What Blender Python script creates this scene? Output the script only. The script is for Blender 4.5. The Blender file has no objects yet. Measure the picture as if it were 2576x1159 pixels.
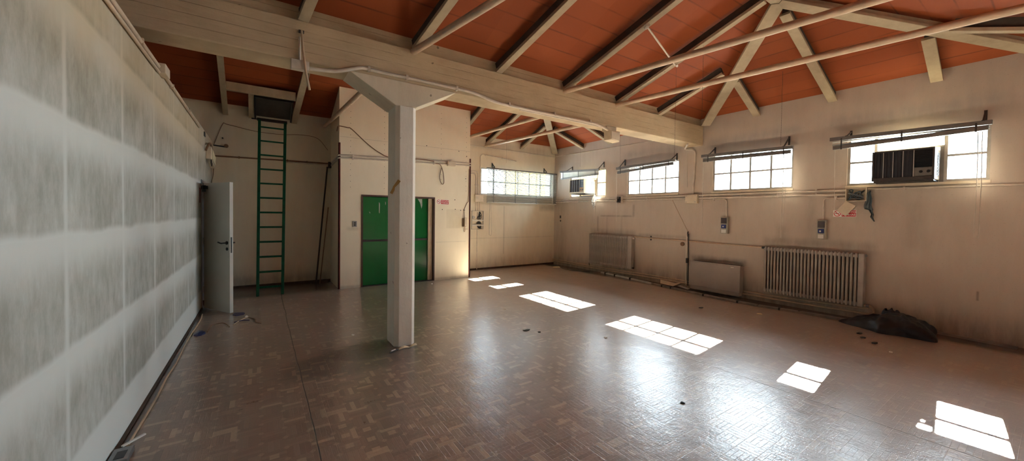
import bpy, bmesh, math, random
from math import sin, cos, pi, radians, sqrt
from mathutils import Vector, Matrix

random.seed(11)
C = bpy.context.scene.collection
V = Vector

# ------------------------------------------------------------------ room measures (metres, camera standing at x=0 y=0)
XR = 7.48          # inner face of the right wall
XL = -0.755        # face of the left partition
YB, YB2, ZB = 4.31, 4.66, 2.992   # concrete beam: front, back, underside
YS = 8.16          # front of the lift shaft
YA = 9.25          # alcove back wall
YF = 9.10          # far wall with the window
ZE = 3.525          # eaves of the red ceiling
SL = 0.37          # roof pitch
YN = -4.6          # wall behind the camera

# ------------------------------------------------------------------ materials
def lin(c):
    return tuple(((v / 255) / 12.92 if v / 255 <= 0.04045 else ((v / 255 + 0.055) / 1.055) ** 2.4) for v in c) + (1.0,)

def new_mat(name):
    m = bpy.data.materials.new(name); m.use_nodes = True
    nt = m.node_tree; nt.nodes.clear()
    out = nt.nodes.new('ShaderNodeOutputMaterial')
    b = nt.nodes.new('ShaderNodeBsdfPrincipled')
    nt.links.new(b.outputs[0], out.inputs[0])
    return m, nt, b

class G:
    """small helper to wire math nodes"""
    def __init__(s, nt): s.nt = nt
    def put(s, inp, v):
        if isinstance(v, bpy.types.NodeSocket): s.nt.links.new(v, inp)
        elif v is not None:
            inp.default_value = v
    def m(s, op, a, b=None, c=None, clamp=False):
        n = s.nt.nodes.new('ShaderNodeMath'); n.operation = op; n.use_clamp = clamp
        s.put(n.inputs[0], a)
        if b is not None: s.put(n.inputs[1], b)
        if c is not None: s.put(n.inputs[2], c)
        return n.outputs[0]
    def sstep(s, v, a, b):
        n = s.nt.nodes.new('ShaderNodeMapRange'); n.interpolation_type = 'SMOOTHSTEP'
        s.put(n.inputs[0], v); n.inputs[1].default_value = a; n.inputs[2].default_value = b
        n.inputs[3].default_value = 0; n.inputs[4].default_value = 1
        return n.outputs[0]
    def rng(s, v, a, b, c, d):
        n = s.nt.nodes.new('ShaderNodeMapRange'); s.put(n.inputs[0], v)
        for i, q in enumerate((a, b, c, d)): n.inputs[i + 1].default_value = q
        return n.outputs[0]
    def coord(s, which='Object'):
        return s.nt.nodes.new('ShaderNodeTexCoord').outputs[which]
    def xyz(s, v):
        n = s.nt.nodes.new('ShaderNodeSeparateXYZ'); s.nt.links.new(v, n.inputs[0]); return n.outputs
    def comb(s, x, y, z):
        n = s.nt.nodes.new('ShaderNodeCombineXYZ')
        for i, q in enumerate((x, y, z)): s.put(n.inputs[i], q)
        return n.outputs[0]
    def vmul(s, v, k):
        n = s.nt.nodes.new('ShaderNodeVectorMath'); n.operation = 'MULTIPLY'; s.put(n.inputs[0], v); n.inputs[1].default_value = k
        return n.outputs[0]
    def noise(s, v, scale, detail=4, rough=.55):
        n = s.nt.nodes.new('ShaderNodeTexNoise'); s.put(n.inputs['Vector'], v)
        n.inputs['Scale'].default_value = scale; n.inputs['Detail'].default_value = detail; n.inputs['Roughness'].default_value = rough
        return n.outputs[0]
    def white(s, v):
        n = s.nt.nodes.new('ShaderNodeTexWhiteNoise'); s.put(n.inputs[0], v); return n.outputs[0]
    def mix(s, f, a, b, mode='MIX'):
        n = s.nt.nodes.new('ShaderNodeMix'); n.data_type = 'RGBA'; n.blend_type = mode
        s.put(n.inputs[0], f); s.put(n.inputs[6], a); s.put(n.inputs[7], b)
        return n.outputs[2]
    def bump(s, h, strength, dist=.01):
        n = s.nt.nodes.new('ShaderNodeBump'); s.put(n.inputs['Height'], h)
        n.inputs['Strength'].default_value = strength; n.inputs['Distance'].default_value = dist
        return n.outputs[0]

def plain(name, rgb, rough=.6, metal=0.0, var=.12, scale=9, bump=0.0, spec=.5, dirt=None):
    """painted or plastic surface with a little tonal variation"""
    m, nt, b = new_mat(name); g = G(nt)
    co = g.coord()
    n = g.noise(co, scale, 5)
    a = lin(rgb); d = lin(dirt) if dirt else tuple(x * (1 - var * 2) for x in a[:3]) + (1,)
    f = g.rng(n, .35, .75, 0, 1 if dirt is None else .6)
    nt.links.new(g.mix(f, a, d), b.inputs['Base Color'])
    b.inputs['Roughness'].default_value = rough; b.inputs['Metallic'].default_value = metal
    b.inputs['Specular IOR Level'].default_value = spec
    if bump: nt.links.new(g.bump(g.noise(co, scale * 6, 3), bump, .004), b.inputs['Normal'])
    return m

def rect_mask(g, u, v, u0, u1, v0, v1, soft):
    a = g.sstep(u, u0 - soft, u0 + soft); c = g.sstep(u, u1 + soft, u1 - soft) if False else g.m('SUBTRACT', 1, g.sstep(u, u1 - soft, u1 + soft))
    d = g.sstep(v, v0 - soft, v0 + soft); e = g.m('SUBTRACT', 1, g.sstep(v, v1 - soft, v1 + soft))
    return g.m('MULTIPLY', g.m('MULTIPLY', a, c), g.m('MULTIPLY', d, e))

def plaster(name, rgb, dark, axis, marks=(), rough=.85, var=.35, grime=0.0, speckle=0.0):
    """old painted plaster: blotches, fine grain and soft rectangular marks, dust and soot among them.
    axis: which object axis runs along the wall (0 or 1); marks: (u0,u1,z0,z1,softness,strength,rgb)"""
    m, nt, b = new_mat(name); g = G(nt); co = g.coord(); X = g.xyz(co); u, z = X[axis], X[2]
    n1 = g.noise(co, .9, 6, .6); n2 = g.noise(g.vmul(co, (5, 5, 1.2)), 1.6, 6, .65)
    f = g.m('MULTIPLY', g.rng(g.m('ADD', g.m('MULTIPLY', n1, .6), g.m('MULTIPLY', n2, .5)), .42, .75, 0, 1), var, clamp=True)
    col = g.mix(f, lin(rgb), lin(dark))
    if grime:
        low = g.m('MULTIPLY', g.m('SUBTRACT', 1, g.sstep(z, .02, .5)), g.rng(n2, .3, .7, .2, 1))
        col = g.mix(g.m('MULTIPLY', low, grime), col, lin((70, 58, 48)))
    for (u0, u1, z0, z1, so, st, c) in marks:
        k = rect_mask(g, u, z, u0, u1, z0, z1, so)
        k = g.m('MULTIPLY', k, g.rng(n2, .3, .65, .55, 1.0))
        col = g.mix(g.m('MULTIPLY', k, st), col, lin(c))
    if speckle:
        w = g.noise(co, 60, 2); col = g.mix(g.m('MULTIPLY', g.sstep(w, .66, .72), speckle), col, lin((80, 66, 54)))
    nt.links.new(col, b.inputs['Base Color']); b.inputs['Roughness'].default_value = rough
    b.inputs['Specular IOR Level'].default_value = .25
    h = g.m('ADD', g.m('MULTIPLY', g.noise(co, 45, 3), .3), g.noise(co, 6, 4))
    nt.links.new(g.bump(h, .18, .012), b.inputs['Normal'])
    return m

M = {}
SOOT = (78, 72, 66)
M['wall_right'] = plaster('beige_plaster', (196, 182, 166), (158, 141, 125), 1, [
    (5.95, 7.5, 1.04, 1.16, .07, .34, SOOT), (1.6, 3.1, 1.03, 1.17, .07, .38, SOOT),
    (3.4, 4.5, .62, .72, .05, .5, SOOT), (6.1, 7.15, 1.50, 1.53, .025, .5, SOOT), (6.02, 6.08, 1.5, 1.8, .03, .4, SOOT),
    (7.22, 7.26, 1.1, 1.5, .03, .45, SOOT), (6.4, 6.44, 1.05, 1.5, .04, .3, SOOT), (6.9, 6.93, 1.05, 1.5, .04, .3, SOOT),
    (4.6, 5.9, 1.05, 1.10, .04, .35, SOOT), (2.35, 2.47, 1.1, 1.9, .08, .25, SOOT), (2.75, 2.9, 1.1, 1.4, .07, .25, SOOT),
    (.4, 2.2, 2.95, 3.12, .12, .38, (120, 118, 120)), (2.6, 4.2, 2.95, 3.10, .1, .38, (120, 118, 120)), (4.8, 6.4, 2.95, 3.1, .1, .34, (120, 116, 112)),  # soft grey bands above three of the windows
    (1.1, 1.3, 1.1, 1.8, .1, .18, SOOT), (8.55, 8.95, .3, 1.9, .2, .3, (120, 112, 96)), (.6, .62, .5, .62, .01, .6, SOOT)],
    grime=.55, speckle=.15)
M['wall_far'] = plaster('beige_plaster_far', (228, 216, 192), (190, 170, 142), 0, [
    (5.62, 5.65, .4, 1.75, .02, .35, SOOT), (4.6, 7.5, .85, .87, .015, .2, SOOT), (6.9, 7.5, 1.65, 1.82, .08, .5, (110, 98, 84)),
    (4.6, 7.6, 3.3, 3.5, .06, .2, SOOT)], grime=.3, speckle=.2)
M['wall_alcove'] = plaster('alcove_plaster', (228, 220, 198), (196, 182, 154), 0, [(-.5, 1.2, 0, .2, .08, .35, SOOT)], grime=.4, speckle=.1)
M['shaft'] = plaster('shaft_board_paint', (236, 226, 202), (214, 200, 172), 0, [
    (3.50, 3.86, 1.18, 1.62, .015, .28, (176, 166, 132)), (1.40, 1.62, 1.16, 1.22, .04, .45, (150, 138, 112)), (3.25, 4.0, .86, .872, .008, .25, SOOT),
    (1.26, 4.09, 2.998, 3.006, .004, .35, SOOT), (1.26, 4.09, .0, .05, .03, .35, SOOT)], var=.3, grime=.12)
M['near_wall'] = plaster('near_plaster', (214, 200, 180), (176, 152, 124), 0)

# left partition: dust pattern of the panels behind
def left_wall_mat():
    m, nt, b = new_mat('dusty_white_partition'); g = G(nt); co = g.coord(); X = g.xyz(co); y, z = X[1], X[2]
    wob = g.m('MULTIPLY', g.m('SUBTRACT', g.noise(co, 3.5, 3), .5), .05)
    # vertical clean stripes every ~0.9 m
    fy = g.m('ABSOLUTE', g.m('SUBTRACT', g.m('FRACT', g.m('ADD', g.m('DIVIDE', g.m('SUBTRACT', y, 2.70), .905), 20.5)), .5))
    vs = g.m('MULTIPLY', g.m('SUBTRACT', 1, g.sstep(fy, .004, .042)), .75)
    # rows: dirt strongest at the top of each row and fading out downwards
    fz = g.m('FRACT', g.m('ADD', g.m('DIVIDE', g.m('ADD', g.m('SUBTRACT', z, .27), wob), .555), 10))
    row = g.m('MULTIPLY', g.sstep(fz, .0, .09), g.m('SUBTRACT', 1, g.m('MULTIPLY', g.sstep(fz, .52, .96), .95)))
    streak = g.noise(g.vmul(co, (1, 8, 3.2)), 1.8, 6, .72)
    blot = g.noise(co, 1.7, 5, .6)
    d = g.m('MULTIPLY', g.m('MULTIPLY', row, g.m('SUBTRACT', 1, vs)), g.rng(g.m('ADD', g.m('MULTIPLY', streak, .6), g.m('MULTIPLY', blot, .5)), .36, .66, .30, 1))
    d = g.m('MULTIPLY', d, g.sstep(z, .22, .30))
    d = g.m('MULTIPLY', d, g.m('SUBTRACT', 1, g.m('MULTIPLY', g.sstep(z, 2.45, 2.6), .55)))
    col = g.mix(g.m('MULTIPLY', d, .85), lin((214, 219, 214)), lin((146, 147, 135)))
    # warm tone multiplied in towards the top
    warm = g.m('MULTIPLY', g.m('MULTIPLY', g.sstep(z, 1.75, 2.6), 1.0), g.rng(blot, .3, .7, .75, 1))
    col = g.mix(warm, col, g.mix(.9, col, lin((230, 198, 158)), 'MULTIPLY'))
    nt.links.new(col, b.inputs['Base Color']); b.inputs['Roughness'].default_value = .8; b.inputs['Specular IOR Level'].default_value = .3
    nt.links.new(g.bump(g.noise(co, 70, 3), .08, .004), b.inputs['Normal'])
    return m
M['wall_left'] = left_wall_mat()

def floor_mat():
    m, nt, b = new_mat('worn_parquet_vinyl'); g = G(nt); co = g.coord(); X = g.xyz(co); x, y = X[0], X[1]
    S = .135
    ux, uy = g.m('DIVIDE', x, S), g.m('DIVIDE', y, S)
    cx, cy = g.m('FLOOR', ux), g.m('FLOOR', uy)
    fx, fy = g.m('SUBTRACT', ux, cx), g.m('SUBTRACT', uy, cy)
    par = g.m('FLOORED_MODULO', g.m('ADD', cx, cy), 2)
    a = g.m('ADD', g.m('MULTIPLY', fx, par), g.m('MULTIPLY', fy, g.m('SUBTRACT', 1, par)))   # across the strips
    st = g.m('FLOOR', g.m('MULTIPLY', a, 4))
    r = g.white(g.comb(cx, cy, st)); r2 = g.white(g.comb(cy, st, cx))
    # edges between strips and between cells
    ea = g.m('ABSOLUTE', g.m('SUBTRACT', g.m('FRACT', g.m('MULTIPLY', a, 4)), .5))
    ex = g.m('ABSOLUTE', g.m('SUBTRACT', fx, .5)); ey = g.m('ABSOLUTE', g.m('SUBTRACT', fy, .5))
    edge = g.m('MAXIMUM', g.sstep(ea, .43, .49), g.m('MAXIMUM', g.sstep(ex, .478, .498), g.sstep(ey, .478, .498)))
    # small pale diagonals at cell corners
    diag = g.m('MULTIPLY', g.sstep(g.m('ADD', ex, ey), .84, .87), .5)
    dark, mid, lite = lin((116, 92, 76)), lin((143, 118, 100)), lin((194, 166, 134))
    col = g.mix(r, dark, mid)
    col = g.mix(g.m('MULTIPLY', g.sstep(r2, .90, .92), .7), col, lite)
    sq = g.m('MULTIPLY', g.m('SUBTRACT', 1, g.sstep(g.m('MAXIMUM', ex, g.m('MULTIPLY', ey, 1.0)), .17, .2)), g.sstep(g.white(g.comb(cx, cy, 7.3)), .78, .80))
    col = g.mix(g.m('MULTIPLY', sq, .7), col, lite)
    col = g.mix(diag, col, lite)
    grain = g.noise(g.vmul(co, (14, 14, 1)), 3, 4)
    col = g.mix(g.m('MULTIPLY', grain, .35), col, lin((112, 86, 70)))
    col = g.mix(g.m('MULTIPLY', edge, .28), col, lin((84, 64, 52)))
    # blotchy dust; colour lightened towards far and right to stand in for light
    big = g.noise(co, .55, 6, .6); big2 = g.noise(co, 2.3, 5, .65)
    dust = g.m('MULTIPLY', g.rng(g.m('ADD', big, g.m('MULTIPLY', big2, .4)), .5, .95, 0, 1), .55)
    far = g.m('MULTIPLY', g.sstep(y, 3.2, 8.0), .34)
    rt = g.m('MULTIPLY', g.sstep(x, 1.2, 5.0), .60)
    col = g.mix(g.m('ADD', g.m('MULTIPLY', dust, .5), g.m('ADD', far, rt), clamp=True), col, lin((190, 177, 163)))
    # dark dirt left of the column, under the left wall and along the right wall
    def blob(px, py, rx, ry, rot=0):
        dx, dy = g.m('SUBTRACT', x, px), g.m('SUBTRACT', y, py)
        q = g.m('ADD', g.m('POWER', g.m('DIVIDE', dx, rx), 2), g.m('POWER', g.m('DIVIDE', dy, ry), 2))
        return g.m('SUBTRACT', 1, g.sstep(g.m('ADD', q, g.m('MULTIPLY', g.m('SUBTRACT', big2, .5), 1.1)), .25, 1.0))
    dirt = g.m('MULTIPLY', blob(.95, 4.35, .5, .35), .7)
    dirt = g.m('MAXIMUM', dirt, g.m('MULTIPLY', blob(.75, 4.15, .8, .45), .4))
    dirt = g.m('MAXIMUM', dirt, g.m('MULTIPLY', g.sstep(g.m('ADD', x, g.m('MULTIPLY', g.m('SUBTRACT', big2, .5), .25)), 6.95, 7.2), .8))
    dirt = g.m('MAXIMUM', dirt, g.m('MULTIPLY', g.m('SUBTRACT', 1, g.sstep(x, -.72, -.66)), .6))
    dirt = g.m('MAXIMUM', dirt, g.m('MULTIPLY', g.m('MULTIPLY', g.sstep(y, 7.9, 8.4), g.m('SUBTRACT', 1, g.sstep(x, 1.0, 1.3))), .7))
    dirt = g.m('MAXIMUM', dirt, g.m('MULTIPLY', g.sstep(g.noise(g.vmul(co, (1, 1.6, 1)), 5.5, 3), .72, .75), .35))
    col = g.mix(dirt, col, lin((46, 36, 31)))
    # joints of the sheets: two long dark seams
    wob = g.m('MULTIPLY', g.m('SUBTRACT', g.noise(co, 1.3, 3), .5), .05)
    s1 = g.m('SUBTRACT', 1, g.sstep(g.m('ABSOLUTE', g.m('SUBTRACT', g.m('ADD', x, wob), .30)), .0015, .006))
    s2 = g.m('MULTIPLY', g.m('SUBTRACT', 1, g.sstep(g.m('ABSOLUTE', g.m('SUBTRACT', g.m('ADD', x, wob), 3.775)), .001, .005)), g.m('SUBTRACT', 1, g.sstep(y, 2.0, 2.6)))
    seam = g.m('MAXIMUM', s1, s2)
    col = g.mix(g.m('MULTIPLY', seam, .9), col, lin((24, 18, 16)))
    nt.links.new(col, b.inputs['Base Color'])
    rough = g.m('ADD', g.rng(g.m('ADD', big2, g.m('MULTIPLY', r, .25)), .3, .9, .26, .46), g.m('MULTIPLY', dirt, .3))
    nt.links.new(rough, b.inputs['Roughness']); b.inputs['Specular IOR Level'].default_value = .38; b.inputs['Coat Weight'].default_value = 1.0; b.inputs['Coat Roughness'].default_value = .17; b.inputs['Coat IOR'].default_value = 1.62
    h = g.m('ADD', g.m('MULTIPLY', edge, -.2), g.m('ADD', g.m('MULTIPLY', r, .5), g.m('ADD', g.m('MULTIPLY', g.noise(g.vmul(co, (30, 9, 1)), 2, 3), .5), g.m('MULTIPLY', g.noise(co, 2.6, 3), 2.2))))
    h = g.m('SUBTRACT', h, g.m('MULTIPLY', seam, 1.5))
    nrm = g.bump(h, .26, .005); nt.links.new(nrm, b.inputs['Normal']); nt.links.new(g.bump(g.m('ADD', h, g.m('MULTIPLY', g.noise(g.vmul(co, (22, 60, 1)), 1.3, 4), .8)), .38, .006), b.inputs['Coat Normal'])
    return m
M['floor'] = floor_mat()

def ceiling_mat():
    m, nt, b = new_mat('red_brick_ceiling_tiles'); g = G(nt); uv = g.xyz(g.coord('UV')); u, v = uv[0], uv[1]; co = g.coord()
    k = g.m('DIVIDE', v, .26); kk = g.m('FLOOR', k)
    e = g.m('ABSOLUTE', g.m('SUBTRACT', g.m('FRACT', k), .5))
    n = g.noise(g.comb(g.m('MULTIPLY', u, 1.2), g.m('MULTIPLY', v, 9), 0), 1.4, 5)
    line = g.m('MULTIPLY', g.sstep(e, .44, .495), g.rng(n, .35, .6, .1, 1))
    r = g.white(g.comb(kk, g.m('FLOOR', g.m('DIVIDE', u, 1.13)), 0))
    col = g.mix(r, lin((152, 77, 39)), lin((140, 67, 34)))
    col = g.mix(g.m('MULTIPLY', g.noise(co, 2, 5), .45), col, lin((124, 60, 34)))
    col = g.mix(g.m('MULTIPLY', line, .55), col, lin((66, 32, 24)))
    nt.links.new(col, b.inputs['Base Color']); b.inputs['Roughness'].default_value = .75; b.inputs['Specular IOR Level'].default_value = .25
    nt.links.new(g.bump(g.m('ADD', g.m('MULTIPLY', line, -1), g.m('MULTIPLY', g.noise(co, 40, 2), .3)), .2, .006), b.inputs['Normal'])
    return m
M['ceiling'] = ceiling_mat()

def concrete_mat(name, rgb, dark, lines=True):
    m, nt, b = new_mat(name); g = G(nt); co = g.coord(); X = g.xyz(co)
    n = g.noise(co, 1.8, 6, .65); n2 = g.noise(g.vmul(co, (1, 1, 6) if lines else (3, 3, .7)), 3, 5, .7)
    col = g.mix(g.rng(g.m('ADD', g.m('MULTIPLY', n, .6), g.m('MULTIPLY', n2, .4)), .38, .68, 0, .6), lin(rgb), lin(dark))
    h = g.m('ADD', g.m('MULTIPLY', g.noise(co, 30, 4), .35), n2)
    if lines:
        k = g.m('DIVIDE', g.m('SUBTRACT', X[2], 2.99), .0975)
        e = g.m('ABSOLUTE', g.m('SUBTRACT', g.m('FRACT', k), .5))
        brk = g.rng(g.noise(g.vmul(co, (1.4, 1, 4)), 1.5, 3), .42, .58, 0, 1)
        ln = g.m('MULTIPLY', g.sstep(e, .45, .495), brk)
        col = g.mix(g.m('MULTIPLY', ln, .3), col, lin((98, 80, 62)))
        h = g.m('SUBTRACT', h, g.m('MULTIPLY', ln, -1.3))
    pit = g.sstep(g.noise(co, 9, 2), .74, .76)
    col = g.mix(g.m('MULTIPLY', pit, .6), col, lin((70, 58, 48)))
    nt.links.new(col, b.inputs['Base Color']); b.inputs['Roughness'].default_value = .85; b.inputs['Specular IOR Level'].default_value = .25
    nt.links.new(g.bump(h, .45, .012), b.inputs['Normal'])
    return m
M['beam'] = concrete_mat('painted_concrete_beam', (204, 184, 152), (164, 144, 114))
M['column'] = concrete_mat('painted_concrete_column', (226, 221, 208), (202, 195, 180), False)
M['head'] = concrete_mat('painted_column_head', (216, 205, 182), (184, 171, 148), False)
M['rafter'] = concrete_mat('concrete_rafter', (178, 162, 136), (136, 122, 102), False)
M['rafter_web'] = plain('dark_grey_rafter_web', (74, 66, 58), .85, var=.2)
M['rod'] = plain('cream_painted_steel', (206, 182, 154), .5, var=.12)
M['conduit'] = plain('grey_conduit', (210, 196, 178), .5, var=.12)
M['conduit_white'] = plain('pale_conduit', (214, 204, 188), .45, var=.1)
M['cream_plastic'] = plain('cream_plastic', (214, 198, 172), .45, var=.1)
M['white_plastic'] = plain('white_plastic', (226, 222, 212), .4, var=.06)
M['white_paint'] = plain('white_door_paint', (198, 196, 186), .45, var=.07, scale=2)
M['black'] = plain('black_plastic', (18, 18, 18), .35, var=.1)
M['dark_metal'] = plain('dark_metal', (62, 56, 52), .5, var=.2)
M['grey_metal'] = plain('grey_metal', (150, 150, 150), .35, .6, var=.15)
M['alu'] = plain('blind_aluminium', (196, 196, 190), .4, .15, var=.06)
M['slat'] = plain('dull_blind_slat', (168, 168, 162), .45, .1, var=.06)
M['ac_backlit'] = plain('backlit_grille', (46, 47, 52), .5, var=.15)  # shade of the backlit unit put into the grille colour
M['ac_label'] = plain('grey_control_panel', (112, 110, 104), .5, var=.1)
M['blind_dark'] = plain('blind_grey_rail', (120, 116, 112), .4, .3, var=.1)
M['green_door'] = plain('glossy_green_paint', (6, 104, 46), .16, var=.10, scale=1.6, spec=.3)
M['green_ladder'] = plain('green_ladder_paint', (6, 70, 42), .5, var=.25, scale=12, spec=.2)
M['red_trim'] = plain('oxide_red_steel', (112, 40, 30), .5, var=.25)
M['brown_frame'] = plain('brown_door_frame', (74, 46, 34), .5, var=.2)
M['radiator'] = plain('grey_radiator_enamel', (170, 160, 149), .45, var=.14, scale=5)
M['radiator_dark'] = plain('radiator_back', (96, 84, 74), .6, var=.2)
M['fancoil'] = plain('fancoil_grey', (162, 150, 140), .5, var=.08, scale=3)
M['ac_case'] = plain('air_conditioner_case', (226, 214, 178), .45, var=.1)
M['ac_front'] = plain('air_conditioner_brown_grille', (66, 52, 44), .5, var=.2)
M['ac_metal'] = plain('air_conditioner_fins', (120, 122, 124), .4, .5, var=.2)
M['window_frame'] = plain('grey_window_steel', (176, 168, 156), .5, var=.12)
M['wire_dark'] = plain('dark_wire', (40, 36, 34), .5)
M['wire_brown'] = plain('brown_cable', (126, 94, 66), .5, var=.15)
M['wire_beige'] = plain('beige_cable', (198, 172, 142), .5, var=.12)
M['string'] = plain('pale_cord', (206, 196, 180), .7)
M['tape'] = plain('brown_tape', (172, 132, 66), .5)
M['paper'] = plain('cream_paper', (226, 214, 178), .8, var=.08)
M['scrap_blue'] = plain('blue_plastic_scrap', (62, 62, 98), .4, var=.2)
M['bag_black'] = plain('black_polythene', (16, 17, 22), .4, var=.1, scale=6, bump=.3, spec=.4)
M['bag_grey'] = plain('grey_torn_polythene', (84, 96, 100), .35, var=.3)
M['channel'] = plain('worn_metal_channel', (206, 202, 196), .3, .2, var=.2, scale=4)
M['channel_dark'] = plain('dirty_channel', (150, 142, 132), .45, .1, var=.3, scale=4)
M['sign_red'] = plain('sign_red', (196, 30, 34), .4, var=.04)
M['sign_white'] = plain('sign_white', (236, 230, 224), .4, var=.03)
M['socket_box'] = plain('socket_grey_box', (172, 166, 150), .45, var=.08)
M['socket_blue'] = plain('socket_blue_flap', (34, 48, 110), .35, var=.08)
M['smoke_flap'] = plain('smoked_breaker_flap', (82, 74, 74), .25, var=.15)
M['steel_back'] = plain('panel_backplate', (186, 180, 170), .5, .2, var=.12)
M['pole_wood'] = plain('dark_wood_pole', (62, 44, 34), .6, var=.2)
M['pole_pale'] = plain('pale_wood_pole', (150, 120, 92), .6, var=.2)
M['hatch'] = plain('dark_hatch_board', (66, 60, 54), .8, var=.15)
M['facade_yellow'] = plain('yellow_facade', (232, 196, 96), .8, var=.08, scale=2)
M['asphalt'] = plain('outdoor_ground', (150, 146, 138), .9, var=.15, scale=2)
M['skirt'] = plain('dark_skirting', (84, 66, 52), .8, var=.25)
M['smear_reflection'] = plain('white_smear_and_reflection', (190, 204, 190), .4, var=.2)

def glass_mat():
    m, nt, b = new_mat('window_glass'); nt.nodes.remove(b)
    out = [n for n in nt.nodes if n.type == 'OUTPUT_MATERIAL'][0]
    t = nt.nodes.new('ShaderNodeBsdfTransparent'); t.inputs[0].default_value = (.93, .95, .95, 1)
    gl = nt.nodes.new('ShaderNodeBsdfGlossy'); gl.inputs['Roughness'].default_value = .03
    fr = nt.nodes.new('ShaderNodeFresnel'); fr.inputs[0].default_value = 1.3
    mx = nt.nodes.new('ShaderNodeMixShader')
    nt.links.new(fr.outputs[0], mx.inputs[0]); nt.links.new(t.outputs[0], mx.inputs[1]); nt.links.new(gl.outputs[0], mx.inputs[2])
    nt.links.new(mx.outputs[0], out.inputs[0])
    return m
M['glass'] = glass_mat()

def film_mat():
    m, nt, b = new_mat('clear_plastic_film'); nt.nodes.remove(b)
    out = [n for n in nt.nodes if n.type == 'OUTPUT_MATERIAL'][0]
    t = nt.nodes.new('ShaderNodeBsdfTransparent'); d = nt.nodes.new('ShaderNodeBsdfPrincipled')
    d.inputs['Base Color'].default_value = (.75, .75, .72, 1); d.inputs['Roughness'].default_value = .15
    g = G(nt); mx = nt.nodes.new('ShaderNodeMixShader')
    nt.links.new(g.rng(g.noise(g.coord(), 18, 3), .35, .65, .15, .7), mx.inputs[0])
    nt.links.new(t.outputs[0], mx.inputs[1]); nt.links.new(d.outputs[0], mx.inputs[2]); nt.links.new(mx.outputs[0], out.inputs[0])
    return m
M['film'] = film_mat()

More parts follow.
